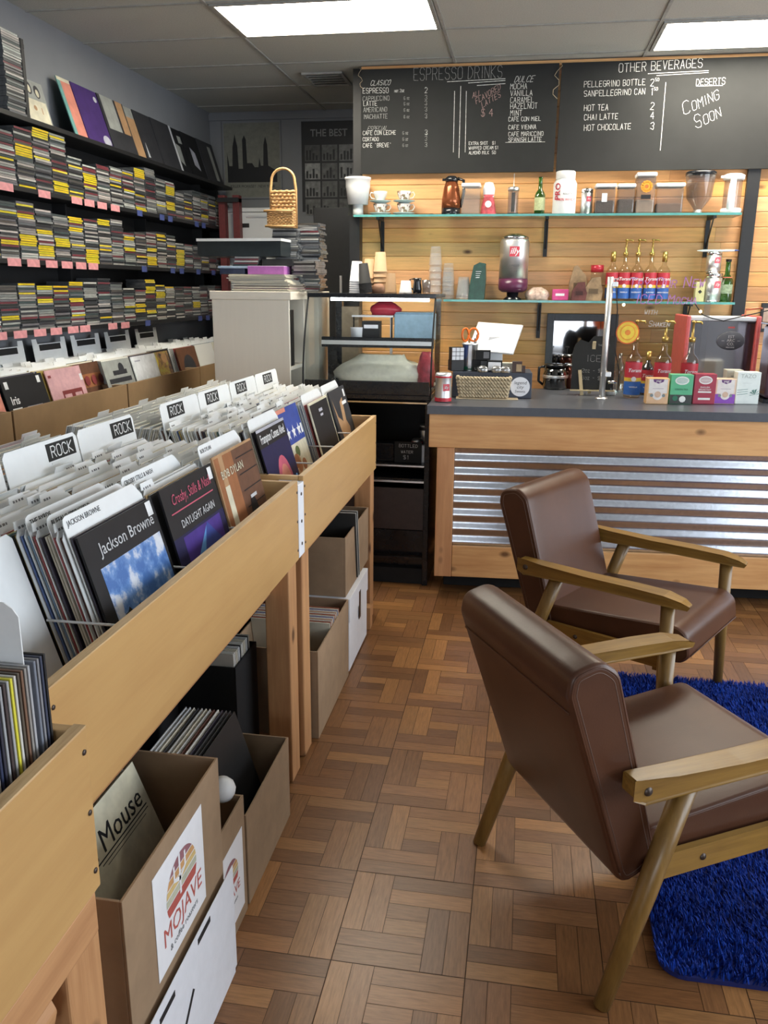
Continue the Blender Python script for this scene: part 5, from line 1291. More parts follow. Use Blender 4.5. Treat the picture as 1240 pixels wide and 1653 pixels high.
# ---------------------------------------------------------------- things on the counter
CZT = CZ+.0006
def cn(px, py): p = onz(px, py, CZ); return p.x, p.y
x, y = cn(712, 637)
t = thing('coffee_tin', 'silver and red coffee tin at the left end of the counter', 'tin', (-.405, 4.33, CZT))
r = .043; h = .15
f = MB(); f.lathe([(r*.9, 0), (r, .008), (r, .022), (r*.97, .026), (r*.97, h*.84), (r, h*.86), (r, h*.93), (r*.88, h)], 28); f.build('body', M_['steel'], t)
f = MB(); f.lathe([(r*1.01, .005), (r*1.01, .024)], 28, cap=False); f.build('lower_band', M_['red'], t); f = MB(); f.lathe([(r*1.01, h*.84), (r*1.01, h*.90)], 28, cap=False); f.build('upper_band', M_['red'], t)
f = MB(); f.at(r*.45, -r*.92, h*.52, .5); f.box(-.018, .018, 0, .001, -.018, .018); f.build('badge', M_['red'], t); f = MB(); f.at(r*.45, -r*.95, h*.52, .5); f.text('illy', .02, 0, 0, 0, 0, shear=.2); f.build('lettering', M_['paper'], t)
x0, y0 = cn(728, 641); x1_, _ = cn(856, 641)
BX_ = thing('display_box', 'dark slate display box with round white sticker on the counter', 'box', ((x0+x1_)/2, y0+.10, CZT), CRZ)
bw = (x1_-x0)/2; bh = ony(800, 600, y0+.06).z-CZ
f = MB(); f.box(-bw, bw, -.09, .16, 0, bh); f.build('body', mat('slate_box', (.045, .052, .075), .5), BX_, .003)
f = MB(); f.disc(bw-.062, bh*.46, .052, -.0906, 32); f.build('sticker', M_['paper'], BX_)
f = MB()
for k, s in enumerate(('legend', 'city', 'Sweets')): f.text(s, .026 if k < 2 else .02, bw-.062, -.0912, bh*.46+.021-.023*k, 0, shear=.2)
f.build('lettering', M_['grey_print'], BX_)
bt = CZT+bh+.0008
x0, _ = cn(738, 642); x1_, yt = cn(822, 642)
t = thing('woven_tray', 'square seagrass tray of twisted rope rows on the counter', 'tray', ((x0+x1_)/2, yt-.045, CZT+.0052), CRZ)
w2 = (x1_-x0)/2; ROPE = mat('seagrass', (.50, .40, .26), .8, var=.3, scale=60)
for r_ in range(6):
    e = w2-.016*(1-r_/5); z = .012+r_*.0185
    f = MB()
    for ph in (0, PI):
        def rope(a, b_):
            a = Vector(a); b_ = Vector(b_); d = (b_-a); n = 44; u_ = d.normalized(); s1 = Vector((0, 0, 1)); s2 = u_.cross(s1); pts = []
            for k in range(n+1): an = ph+k*2*PI*8/n; pts.append(a+d*k/n+(s1*math.cos(an)+s2*math.sin(an))*.0058)
            f.tube(pts, .0062, 6)
        rope((-e, -.055, z), (e, -.055, z)); rope((e, -.055, z), (e, .042, z)); rope((e, .042, z), (-e, .042, z)); rope((-e, .042, z), (-e, -.055, z))
    f.build('rope_row', ROPE, t)
f = MB(); f.box(-w2+.02, w2-.02, -.045, .035, 0, .006); f.build('base', ROPE, t)
f = MB(); f.box(-.165, .165, -.07, .05, 0, .005); tag(move(f.build('cutting_board', mat('pale_board', (.58, .46, .30), .6), None, .001), (x0+x1_)/2+.02, yt-.045, CZT, CRZ), 'thin pale board under the seagrass tray', 'board')
t = thing('chalk_sign', 'small black chalk sign standing in the seagrass tray', 'sign', ((x0+x1_)/2-.015, yt+.02-.03, CZT+.0115), CRZ)
f = MB(); f.box(-.052, .052, -.004, 0, 0, .158); f.build('board', M_['chalkboard'], t)
f = MB(); chalk(f, 'LEGEND', (-.036, -.0046, .137), (1, 0, 0), (0, 0, 1), .012, .0014, .03); chalk(f, 'BAR', (-.02, -.0046, .117), (1, 0, 0), (0, 0, 1), .013, .0014, .03); f.build('lettering', M_['chalk'], t)
yb = y0+.06
def ob(px, py, y=None):
    y = y or yb; return ony(px, py, y).x
# puzzle cube on a dark stand
t = thing('puzzle_cube', 'puzzle cube with white and blue squares on a dark stand', 'toy', (ob(736, 597), yb, bt), .35)
f = MB(); f.box(-.036, .036, -.036, .036, 0, .058); f.build('stand', M_['black'], t, .003)
f = MB(); f.box(-.0335, .0335, -.0335, .0335, .0585, .1255); f.build('cube', M_['black'], t, .002)
for r_ in range(3):
    for c_ in range(3):
        a = -.0225+c_*.0225; z = .0695+r_*.0225
        f = MB(); f.box(a-.0098, a+.0098, -.0342, -.0336, z-.0098, z+.0098); f.build('white_square', M_['paper'], t)
        f = MB(); f.box(.0336, .0342, a-.0098, a+.0098, z-.0098, z+.0098); f.build('blue_square', mat('cube_blue', (.02, .07, .30), .4) if 'cube_blue' not in bpy.data.materials else bpy.data.materials['cube_blue'], t)
# pencil can with orange scissors
px_ = ob(758, 597, yb+.05); yk = yb+.05
t = thing('pencil_can', 'silver can holding scissors behind the puzzle cube', 'can', (px_, yk, bt))
f = MB(); f.lathe([(.042, 0), (.042, .135), (.0445, .137), (.0445, .145), (.0405, .145), (.0400, .01), (0, .01)], 26, cap=False); f.build('body', M_['steel'], t)
f = MB(); f.box(-.006, .012, -.0455, -.043, .012, .135); f.build('pale_strip', M_['paper'], t); f = MB(); f.lathe([(.0428, .004), (.0428, .022)], 26, cap=False); f.build('green_band', mat('green_band', (.02, .16, .08), .5), t)
t = thing('scissors', 'orange-handled scissors standing in the silver can', 'scissors', (px_-.006, yk, bt+.012))
OR = mat('orange_plastic', (.80, .16, .01), .35)
for sx in (-1, 1):
    pts = [(sx*.008+(.022+.004*sx)*math.cos(a)*1.0+sx*.014, .004*sx, .178+.034*math.sin(a)) for a in [2*PI*k/16 for k in range(17)]]
    f = MB(); f.tube(pts, .0075, 8, flat=.8); f.build('handle', OR, t)
    f = MB(); f.prism([(sx*.004-.005, 0), (sx*.004+.005, 0), (sx*.012+.006, .145), (sx*.012-.006, .145)], 'y', .002*sx-.001, .002*sx+.001); f.build('blade', M_['steel'], t)
for k, (dx, c_) in enumerate(((.026, 'black'), (.017, 'screw'))):
    f = MB(); f.tube([(0, 0, 0), (.012+.006*k, 0, .16+.02*k)], .0036, 6); tag(move(f.build('pen', M_[c_]), px_+.012+.004*k, yk+.01*k, bt+.012), '%s pen in the silver can' % ('black' if k == 0 else 'grey'), 'pen')
# tablet on its stand
yt_ = y0+.30
t = thing('tablet_stand', 'white point-of-sale tablet tilted on a white stand, seen from behind', 'tablet', (ob(797, 590, yt_), yt_, CZT))
hz_ = ony(797, 590, yt_).z-CZ
f = MB(); f.prism([(-.075, 0), (.05, 0), (.045, hz_+.16), (-.03, hz_+.16)], 'y', -.035, .035); f.build('stand', M_['plastic_white'], t, .008, 3)
f = MB(); f.box(-.09, .09, -.08, .10, 0, .012); f.build('base', M_['plastic_white'], t, .004)
f = MB(); f.at(.005, -.02, hz_+.15, -.30, .04, -.75)
f.box(-.135, .135, -.012, 0, -.105, .105); f.build('tablet', mat('pale_grey_plastic', (.56, .58, .62), .35), t, .008, 3)
f = MB(); f.at(.005, -.02, hz_+.15, -.30, .04, -.75); f.box(-.128, .128, .0006, .002, -.097, .097); f.build('screen', M_['gloss_black'], t)
for k, (px, wv, hv, dy, mm, lb) in enumerate(((775, .042, .062, .0, 'black', 'small black carton beside the silver can'), (779, .040, .05, -.0, 'black', 'upper black carton with grey print'), (792, .04, .06, -.012, 'black', 'small black carton with white card front'))):
    z_ = bt+(.0625 if k == 1 else 0)
    f = MB(); f.box(-wv, wv, -.02, .02, 0, hv, 0); f.box(-wv+.006 if k == 2 else .004, wv-.006, -.0208, -.0201, .008, hv-.008, 1)
    tag(move(f.build('gift_carton', [M_['matte_black'], M_['paper'] if k == 2 else M_['grey_print']], None, .001), ob(px, 595)+(0.0 if k != 2 else .022), yb+.0+dy+(.0 if k != 0 else .02), z_), lb, 'carton')
for k, px in enumerate((780, 802, 816)):
    f = MB(); sack(f, .06, .04, .034, .4, 12, 6, 50+k, .4); tag(move(f.build('foil_treat', mat('foil_%s' % 'abc'[k], (.42, .42, .42), .25, .8, var=.5, scale=60)), ob(px, 597), yb-.055, bt), ('silver foil treat before the white card', 'silver foil treat right of the white card', 'silver foil treat beside the brown carton')[k], 'treat')
f = MB(); f.box(-.035, .045, -.03, .03, 0, .038); f.box(-.035, .05, -.03, .03, .0385, .046); tag(move(f.build('card_stack', mat('ivory_card', (.56, .54, .46), .6, var=.2, scale=40), None, .001), ob(818, 595), yb+.03, bt), 'low stack of ivory cards right of the tablet stand', 'cards')
f = MB(); f.box(-.03, .022, -.022, .022, 0, .058, 0); f.box(-.008, .02, -.0226, -.0221, .006, .045, 1); f.box(.023, .04, -.02, .02, 0, .035, 0)
tag(move(f.build('gift_carton', [mat('dark_brown_card', (.05, .022, .015), .4), mat('kraft_front', (.42, .30, .17), .6)], None, .002), ob(836, 597), yb-.02, bt), 'dark brown carton with kraft front at the end of display box', 'carton')
# framed mirror on the wall
a = ony(884, 506, 5.47); b2 = ony(990, 625, 5.47)
t = thing('framed_mirror', 'grey framed mirror on the pine wall behind the counter', 'mirror', (a.x, PINE_Y-.032, b2.z-.03))
W = b2.x-a.x; H = a.z-b2.z+.03; fw = .045
for nm, q in (('frame_side', (0, fw, 0, H)), ('frame_side', (W-fw, W, 0, H)), ('frame_rail', (fw, W-fw, 0, fw)), ('frame_rail', (fw, W-fw, H-fw, H))):
    f = MB(); f.box(q[0], q[1], 0, .03, q[2], q[3]); f.build(nm, mat('slate_frame', (.07, .075, .085), .5) if 'slate_frame' not in bpy.data.materials else bpy.data.materials['slate_frame'], t, .003)
f = MB(); f.box(fw, W-fw, .014, .02, fw, H-fw); f.build('glass', mat('mirror_glass', (.45, .45, .46), .06, 1, var=.02), t)
# coffee pots
for px, c_, lb in ((895, 'dark', 'dark glass coffee pot on the counter before the mirror'), (921, 'copper', 'copper-brown coffee pot right of the dark glass pot')):
    x, y = cn(px, 626); t = thing('coffee_pot', lb, 'coffee pot', (x, y-.05+(.03 if c_ == 'copper' else 0), CZT), group='coffee pots on the counter')
    r = .072 if c_ == 'dark' else .048; h = .145
    f = MB(); f.lathe([(r*.9, 0), (r, .01), (r, h*.6), (r*.8, h*.9)], 26); f.build('body', clear('smoked_glass', (.10, .10, .09), .3) if c_ == 'dark' else mat('copper_brown', (.13, .035, .02), .18, .5), t)
    f = MB(); f.lathe([(r*.85, h*.9), (r*.95, h*.94), (r*.9, h), (0, h*1.03)], 26); f.build('lid', M_['gloss_black'] if c_ == 'dark' else M_['chrome'], t)
    f = MB(); f.tube([(0, 0, h), (0, 0, h+.045)], .004, 8); f.lathe([(.012, h+.045), (.012, h+.055)], 12); f.build('knob', M_['gloss_black'], t)
    f = MB(); f.tube([(-r*.9, 0, h*.9), (-r*1.35, 0, h*.85), (-r*1.35, 0, h*.3), (-r*.95, 0, h*.15)], .008, 8); f.build('handle', M_['gloss_black'], t)
    if c_ == 'dark':
        f = MB(); f.lathe([(r*1.01, h*.45), (r*1.03, h*.47), (r*1.03, h*.55), (r*1.01, h*.57)], 26, cap=False); f.build('steel_band', M_['steel'], t)
        f = MB(); f.lathe([(r*.85, .012), (r*.9, h*.4)], 22); f.build('coffee', M_['matte_black'], t)
# easel chalkboard
x, y = cn(950, 640); t = thing('easel_board', 'black easel chalkboard with price writing beside the steel pole', 'sign', (x+.02, y+.06, CZT), .06)
f = MB(); f.at(0, 0, .03, 0, 0, -.16)
W = .115; f.poly([(-W, -.006, 0), (W, -.006, 0), (W, -.006, .295), (.0, -.006, .295), (-.03, -.006, .26), (-.075, -.006, .275), (-.10, -.006, .25), (-W, -.006, .2)]); f.poly(list(reversed([(-W, .006, 0), (W, .006, 0), (W, .006, .295), (.0, .006, .295), (-.03, .006, .26), (-.075, .006, .275), (-.10, .006, .25), (-W, .006, .2)])))
o8 = [(-W, 0), (W, 0), (W, .295), (.0, .295), (-.03, .26), (-.075, .275), (-.10, .25), (-W, .2)]
for (p, q) in zip(o8, o8[1:]+o8[:1]): f.quad((p[0], -.006, p[1]), (p[0], .006, p[1]), (q[0], .006, q[1]), (q[0], -.006, q[1]))
f.build('board', M_['chalkboard'], t)
f = MB(); f.at(0, 0, .03, 0, 0, -.16)
chalk(f, 'ICED', (-.035, -.007, .155), (1, 0, 0), (0, 0, 1), .035, .0016, .05); chalk(f, '2oz - $7', (-.06, -.007, .095), (1, 0, 0), (0, 0, 1), .02, .0016, .05); chalk(f, '3oz - $2', (-.06, -.007, .055), (1, 0, 0), (0, 0, 1), .02, .0016, .05); chalk(f, 'of the day', (-.005, -.007, .24), (1, 0, 0), (0, 0, 1), .014, .0012, .05)
f.build('lettering', M_['chalk_dim'], t)
PALEW = mat('pale_easel_wood', (.55, .44, .26), .6)
for sx in (-1, 1):
    f = MB(); f.at(sx*.055, -.012, 0, 0, sx*.12, -.16); f.box(-.009, .009, -.006, .002, 0, .14); f.build('leg', PALEW, t)
f = MB(); f.at(0, .09, 0, 0, 0, .22); f.box(-.009, .009, -.004, .004, 0, .30); f.build('rear_leg', PALEW, t)
f = MB(); f.box(-.12, .12, -.022, .0, .024, .03); f.build('ledge', PALEW, t)
# steel pole and clear guard with pink lettering
x, y = cn(971, 644); top = ony(985, 447, y).z
t = thing('splash_guard', 'clear acrylic guard on a steel pole with pink lettering', 'guard', (x, y, CZT))
hp = top-CZ; lx = ony(986, 447, y).x-x
f = MB(); f.tube([(0, 0, .004), (0, 0, hp)], .016, 18); f.build('pole', M_['steel'], t)
f = MB(); f.lathe([(.034, 0), (.034, .004), (.014, .012)], 20); f.build('flange', M_['steel'], t)
gx = ony(1152, 447, y).x-x; gz0 = .09
f = MB(); f.box(.016, gx, -.003, .003, gz0, hp+.004); f.build('pane', M_['acrylic'], t)
f = MB(); f.box(gx-.03, gx, -.0036, -.0031, gz0, hp+.004); f.build('bright_edge', clear('milky_edge', (.9, .9, .92), .25, .2), t)
for z_ in (.12, hp-.05):
    f = MB(); f.box(-.014, .04, -.012, .012, z_, z_+.025); f.build('clamp', M_['steel'], t, .002)
PINK = mat('pink_marker', (.62, .25, .62), .6); WHM = mat('white_marker', (.75, .66, .60), .6)
f = MB()
def gw(s, px, py, hpx, w, m_, sl=0):
    p = ony(px, py, y-.004); chalk(f, s, (p.x-x, -.0045, p.z-CZ), (math.cos(sl), 0, math.sin(sl)), (-math.sin(sl), 0, math.cos(sl)), hpx*y/FPX, w, .05, m_, .15, .9)
gw('Try Our New', 1015, 466, 15, .0042, 0, .03); gw('ICED Mocha', 1026, 490, 13, .0042, 0, .0); gw('with', 1040, 508, 9, .0025, 1); gw('Shaken', 1047, 527, 8, .0028, 1)
f.build('lettering', [PINK, WHM], t)
# round badge on the guard
p = ony(1014, 537, y-.02)
t = thing('round_badge', 'round orange and yellow badge on the clear guard', 'badge', (p.x, y-.0042, p.z))
for k, (r_, c_) in enumerate(((.060, (.75, .14, .02)), (.054, (.85, .55, .05)), (.040, (.85, .35, .03)), (.034, (.88, .62, .06)), (.014, (.80, .25, .03)))):
    f = MB(); f.M = Matrix.Translation((0, -.0012*k, 0)) @ Matrix.Rotation(PI/2, 4, 'X'); f.lathe([(r_, 0), (r_, .0011)], 30, smooth=False); f.build('ring', mat('badge_%s' % 'abcde'[k], c_, .4), t)
# syrup bottles on the counter, behind the guard
for k, (px, dk) in enumerate(((1012, False), (1053, False), (1090, False))):
    x, y_ = cn(px, 640); syrup('syrup bottle with long pump behind the clear guard, %s from the left' % _O[k], x+.02+.012*k, 4.76, CZ, .044, .33, True, group='syrup bottles behind the guard', word=('VANILLA', 'CARAMEL', 'HAZELNUT')[k])
syrup('dark syrup bottle between the clear bottles behind the guard', onz(1034, 640, CZ).x+.04, 4.90, CZ, .036, .24, False, True, 'dark syrup bottles')
x, y = cn(987, 640); t = thing('small_jar', 'small clear jar with steel lid at the foot of the pole', 'jar', (x, y+.05, CZT))
f = MB(); f.lathe([(.027, 0), (.03, .006), (.03, .06), (.025, .068)], 18); f.build('glass', M_['glass'], t); f = MB(); f.lathe([(.028, .068), (.028, .082)], 18); f.build('lid', M_['chrome'], t); f = MB(); f.lathe([(.025, .004), (.025, .03)], 16); f.build('contents', M_['paper'], t)
f = MB(); f.lathe([(.03, 0), (.031, .15), (.012, .18), (.011, .22)], 18); tag(move(f.build('water_bottle', clear('pale_blue_plastic_clear', (.75, .86, .92), .2)), onz(1000, 636, CZ).x, 4.98, CZT), 'clear water bottle standing behind the first syrup bottle', 'bottle')
# espresso machine
ym = 5.0
x0 = ony(1099, 600, ym).x; x1_ = ony(1219, 600, ym).x; hm = ony(1160, 512, ym).z-CZ
t = thing('espresso_machine', 'espresso machine with polished back and coral red side frames', 'espresso machine', ((x0+x1_)/2, ym, CZT), .03)
W = (x1_-x0)/2; CORAL = mat('coral_red_panel', (.72, .13, .12), .3)
f = MB(); f.box(-W+.024, W-.024, 0, .30, .03, hm-.02); f.build('body', mat('polished_back', (.50, .50, .54), .10, 1, var=.02), t, .004)
for s in (-1, 1):
    f = MB(); f.box(s*W-(.024 if s > 0 else 0), s*W+(.024 if s < 0 else 0), -.02, .32, 0, hm+.008); f.build('side_frame', CORAL, t, .008, 3)
f = MB(); f.box(-W+.024, W-.024, -.006, .30, hm-.02, hm); f.build('top_plate', M_['plastic_white'], t, .003)
f = MB(); f.M = Matrix.Translation((.05, -.001, hm*.70)) @ Matrix.Rotation(PI/2, 4, 'X'); f.lathe([(.075, 0), (.075, .006), (.07, .009)], 36, sy=.68); f.build('oval_sign', mat('grey_sign', (.12, .125, .15), .45), t)
f = MB()
for k, s in enumerate(('EST', 'ARC', 'CO.')): f.text(s, .022, .05, -.0105, hm*.70+.022-.02*k, 0)
f.text('MACHINE', .010, .05, -.0105, hm*.70-.036, 0)
f.box(.0, .015, -.0105, -.0101, hm*.70-.001, hm*.70+.001); f.box(.085, .10, -.0105, -.0101, hm*.70-.001, hm*.70+.001); f.build('lettering', M_['paper'], t)
f = MB(); f.box(.03, .065, -.004, -.001, hm*.86, hm*.88); f.build('red_tab', CORAL, t)
f = MB(); f.tube([(W-.06, .1, hm), (W-.06, .1, hm+.04), (W+.02, .1, hm+.05), (W+.03, .1, hm+.045)], .006, 8); f.build('steam_tap', mat('copper_pipe', (.5, .18, .10), .3, .8), t)
# tea boxes along the front
def tea(label, px0, px1, py_t, col, draw, word, dy=0):
    (x0, y0_), (x1_, _) = cn(px0, 652), cn(px1, 652)
    h = ony((px0+px1)/2, py_t, y0_).z-CZ; w_ = (x1_-x0)/2
    t = thing('tea_box', label, 'tea box', ((x0+x1_)/2, y0_+.035+dy, CZT), CRZ, 'tea boxes on the counter')
    f = MB(); f.box(-w_, w_, -.035, .035, 0, h); f.build('carton', mat('tea_carton', col, .45, var=.05), t, .002)
    f = MB(); mats = draw(f, w_, h); f.build('print', mats, t)
    return t
def Rm(c, nm='tea_print'): return mat(nm, c, .5, var=.08)
def yogi(bottom):
    def d(f, w, h):
        f.box(-w*.85, w*.85, -.0356, -.0351, h*.42, h*.97, 0); f.poly([(-w*.5, -.0362, h*.97), (-w*.45, -.0362, h*.87), (0, -.0362, h*.80), (w*.45, -.0362, h*.87), (w*.5, -.0362, h*.97)], 1)
        f.box(-w*.99, w*.99, -.0356, -.0351, h*.02, h*.40, 2); f.disc(0, h*.36, w*.48, -.0364, 20, 0); f.disc(0, h*.38, w*.3, -.037, 16, 3)
        f.text('yogi', .016, 0, -.0368, h*.905, 0, bold=.0004); f.box(-w*.5, w*.5, -.0362, -.0358, h*.60, h*.61, 1)
        for s in (-1, 1): f.disc(s*w*.55, h*.34, w*.16, -.0366, 8, 4)
        return [Rm((.72, .66, .62)), Rm((.12, .04, .16)), Rm(bottom), Rm((.62, .42, .30)), Rm((.20, .24, .24))]
    return d
def twin(base, dark):
    def d(f, w, h):
        f.disc(0, h*.80, w*.62, -.0356, 26, 0, 1, .62); f.disc(0, h*.80, w*.52, -.0360, 26, 2, 1, .55); f.text('TWININGS', .0115, 0, -.0366, h*.79, 0)
        if dark:
            f.box(-w*.99, w*.99, -.0355, -.0351, h*.01, h*.32, 1); f.disc(w*.15, h*.17, w*.3, -.0362, 9, 0); f.disc(-w*.5, h*.2, w*.25, -.0364, 8, 3); f.text('GREEN TEA', .013, 0, -.0362, h*.50, 3)
        else:
            f.box(-w*.6, w*.6, -.0362, -.0356, h*.38, h*.43, 0); f.box(-w*.55, w*.55, -.0362, -.0356, h*.14, h*.21, 0); f.text('ENGLISH', .012, 0, -.0362, h*.56, 0); f.text('BREAKFAST', .012, 0, -.0362, h*.48, 0)
        return [Rm((.75, .74, .70)), Rm((.04, .045, .04)), Rm((.45, .55, .50) if dark else (.55, .4, .4)), Rm((.02, .15, .08))]
    return d
def tazo(f, w, h):
    f.text('TAZO', .028, -w*.05, -.0356, h*.87, 0); f.box(-w*.5, w*.3, -.0356, -.0351, h*.66, h*.665, 0)
    for k in range(3): f.at(0, 0, 0); f.poly([(-w*.9, -.0357, h*(.30+.07*k)), (w*.0, -.0357, h*(.34+.07*k)), (w*.0, -.0357, h*(.325+.07*k)), (-w*.9, -.0357, h*(.285+.07*k))], 1)
    for k in range(7):
        a = PI*(k-1)/5+.2; f.poly([(w*.62, -.0357-.0002*k, h*.30), (w*.62+w*.45*math.cos(a)-.006*math.sin(a), -.0357-.0002*k, h*.30+w*.42*math.sin(a)), (w*.62+w*.42*math.cos(a)+.006*math.sin(a), -.0357-.0002*k, h*.30+w*.45*math.sin(a)+.004)], 1)
    return [Rm((.36, .40, .36)), Rm((.10, .22, .18))]
tea('orange and white tea box with purple crest, first of the row', 1042, 1076, 611, (.70, .42, .18), yogi((.68, .42, .24)), 'yogi')
tea('green tea box with white oval, second of the row', 1079, 1114, 605, (.10, .42, .22), twin(0, True), '')
tea('dark red tea box with white oval, third of the row', 1117, 1151, 604, (.36, .03, .06), twin(0, False), '')
tea('purple-footed tea box with crest, fourth of the row', 1152, 1183, 612, (.70, .50, .36), yogi((.24, .06, .42)), '')
tea('tall white tea box with green leaf, last of the row', 1185, 1221, 601, (.70, .74, .70), tazo, '')
tea('plain pale tea box behind the white one', 1174, 1200, 600, (.55, .54, .46), lambda f, w, h: (f.box(-w*.5, w*.5, -.0355, -.0351, h*.8, h*.82), [M_['grey_print']])[1], '', .09)
# grinder at the right edge, wall picture, string of small lights
t = thing('coffee_grinder', 'dark plum coffee grinder cut by the right edge of the counter', 'grinder', (ony(1262, 640, 4.72).x, 4.75, CZT))
f = MB(); f.box(-.10, .12, -.09, .10, .02, .40); f.build('body', mat('plum_metal', (.09, .045, .065), .25, .4), t, .02, 3)
f = MB(); f.box(-.11, .13, -.10, .11, 0, .02); f.build('base', M_['gloss_black'], t); f = MB(); f.box(-.112, .13, -.10, .11, .40, .412); f.build('top', M_['gloss_black'], t, .003)
f = MB(); f.box(-.07, -.03, -.14, -.09, .05, .09); f.build('switch', mat('teal_switch', (.05, .16, .14), .4), t)
t = thing('wall_picture', 'small dark framed picture on the pine wall at right edge', 'picture', (ony(1250, 510, 5.47).x, PINE_Y-.02, ony(1240, 536, 5.47).z))
f = MB(); f.box(-.075, .12, 0, .018, 0, .17); f.build('frame', M_['black'], t, .002); f = MB(); f.box(-.06, .105, -.001, -.0002, .02, .14); f.disc(.02, .08, .04, -.0015, 20, 1); f.build('print', [mat('picture_tan', (.48, .36, .28), .6), mat('picture_brown', (.12, .03, .02), .6)], t)
t = thing('string_lights', 'dark cable with tiny warm bulbs looped behind the guard', 'lights', (0, 0, 0))
pts = [ony(*p, 4.98) for p in ((994, 450), (997, 500), (992, 560), (1000, 600), (996, 640))]; pts2 = [ony(*p, 4.94) for p in ((1122, 490), (1134, 508), (1150, 514), (1168, 518), (1192, 512), (1220, 506), (1245, 500))]
bulb = bpy.data.materials.new('warm_bulb'); bulb.use_nodes = True; q = bulb.node_tree.nodes['Principled BSDF']; q.inputs['Emission Color'].default_value = (1, .75, .35, 1); q.inputs['Emission Strength'].default_value = 4
for pp in (pts, pts2):
    f = MB(); f.tube(pp, .0032, 6); f.build('cable', M_['matte_black'], t)
for p in ((1007, 492), (1131, 503)):
    v = ony(*p, 4.94); f = MB(); f.at(v.x, v.y, v.z); f.lathe([(.002, -.009), (.008, -.004), (.008, .004), (.002, .009)], 12); f.build('bulb', bulb, t)

# ---------------------------------------------------------------- boxes under the record bins
def open_box(name, label, x0, x1, y0, y1, z0, z1, m_out, inside=None, t_=.006, group=None, rz=0):
    t = thing(name, label, 'box', ((x0+x1)/2, (y0+y1)/2, z0), rz, group)
    hx, hy, h = (x1-x0)/2, (y1-y0)/2, z1-z0
    for nm, a in (('front_side', (hx-t_, hx, -hy, hy, 0, h)), ('rear_side', (-hx, -hx+t_, -hy, hy, 0, h)), ('end_side', (-hx+t_, hx-t_, -hy, -hy+t_, 0, h)), ('end_side', (-hx+t_, hx-t_, hy-t_, hy, 0, h)), ('bottom', (-hx+t_, hx-t_, -hy+t_, hy-t_, 0, t_))):
        f = MB(); f.box(*a); f.build(nm, m_out, t, .0012)
    return t
def box_records(x0, x1, y0, y1, z, n, lean, label, group, cols=None, rz=0, step=None):
    st = step or (y1-y0)/n
    for k in range(n):
        c_ = (cols or sleeve_colour)() if not isinstance(cols, list) else cols[k % len(cols)]
        o = sleeve0.copy(); COL.objects.link(o); o.color = (*c_, 1)
        o.matrix_world = Matrix.Translation(((x0+x1)/2, y0+st*k, z)) @ Matrix.Rotation(-PI/2, 4, 'Z') @ Matrix.Rotation(-lean, 4, 'Y')
        tag(o, label % nth(k), 'record', group)
# brown box with the printed sunset sheet on a white box, nearest
f = MB(); f.box(-.94, -.612, 1.135, 1.575, 0, .262); wbx = f.build('archive_box', M_['white_card'], None, .003); tag(wbx, 'white cardboard box with dark hand slots under the nearest brown box', 'box')
f = MB(); f.box(-.612, -.6095, 1.10, 1.578, .02, .30)
flap = f.build('flap', M_['white_card'], wbx, .001)
for (a, b_, z_) in ((1.17, 1.24, .262), (1.36, 1.43, .272)):
    f = MB(); f.box(-.6096, -.6088, a, b_, z_, z_+.014); f.build('slot', M_['ink'], wbx)
f = MB(); f.M = Matrix.Translation((-.6088, 1.29, .16)) @ Matrix.Rotation(.75, 4, 'X'); f.box(-.0006, 0, -.05, .05, -.006, .006); f.build('hand_slot', M_['ink'], wbx)
bA = open_box('cardboard_box', 'tall brown cardboard box with printed sunset sheet, nearest the camera', -.955, -.625, 1.10, 1.558, .263, .592, M_['card'])
f = MB(); x = .1655
f.box(x, x+.0008, -.12, .12, .055, .285, 0); yc = .005; zc = .185
R_ = .074; bands = [(.66, 1.0, 1), (.40, .62, 2), (.16, .36, 3), (-.10, .12, 5), (-.46, -.14, 4)]
for a, b_, mi in bands:
    pts = []
    n = 10
    for k in range(n+1): zz = a+(b_-a)*k/n; pts.append((zz, math.sqrt(max(0, 1-zz*zz))))
    f.poly([(x+.0012, yc+w_*R_, zc+z_*R_*.95) for z_, w_ in pts]+[(x+.0012, yc-w_*R_, zc+z_*R_*.95) for z_, w_ in reversed(pts)], mi)
f.poly([(x+.0016, yc-.012, zc-.02), (x+.0016, yc-.004, zc-.02), (x+.0016, yc-.004, zc+.07), (x+.0016, yc-.012, zc+.07)], 0)
for s in (-1, 1): f.poly([(x+.0016, yc-.008, zc+.01), (x+.0016, yc-.008+s*.03, zc+.025), (x+.0016, yc-.008+s*.03, zc+.06), (x+.0016, yc-.008+s*.023, zc+.06), (x+.0016, yc-.008+s*.023, zc+.03), (x+.0016, yc-.008, zc+.02)], 0)
def face_text(f, s, size, y, z, mi, bold=0, wide=1):
    f.M = Matrix.Rotation(PI/2, 4, 'Z'); f.text(s, size, y, -(x+.0012), z, mi, bold=bold, wide=wide); f.M = Matrix.Identity(4)
face_text(f, 'MOJAVE', .058, yc, zc-.062, 4, 0, .92); face_text(f, '& coffee roasters', .020, yc, zc-.10, 6)
f.build('printed_sheet', [M_['paper'], mat('print_plum', (.30, .13, .15), .7), mat('print_orange', (.62, .34, .14), .7), mat('print_yellow', (.66, .48, .20), .7), mat('print_red', (.46, .10, .08), .7), mat('print_sage', (.50, .50, .38), .7), M_['grey_print']], bA)
bx_prt = f
def a_band(q):
    q.text('lic Mouse', .21, .52, .78, 'black', shear=.1)
    q.rect(.25, .95, .69, .70, 'black'); q.rect(.3, .95, .665, .672, 'black'); q.rect(.35, .9, .64, .645, 'black')
o = cover('pale record cover with looping black script inside the nearest box', -.70, 1.365, .29, .36, 'cream', a_band, 'records in the boxes')
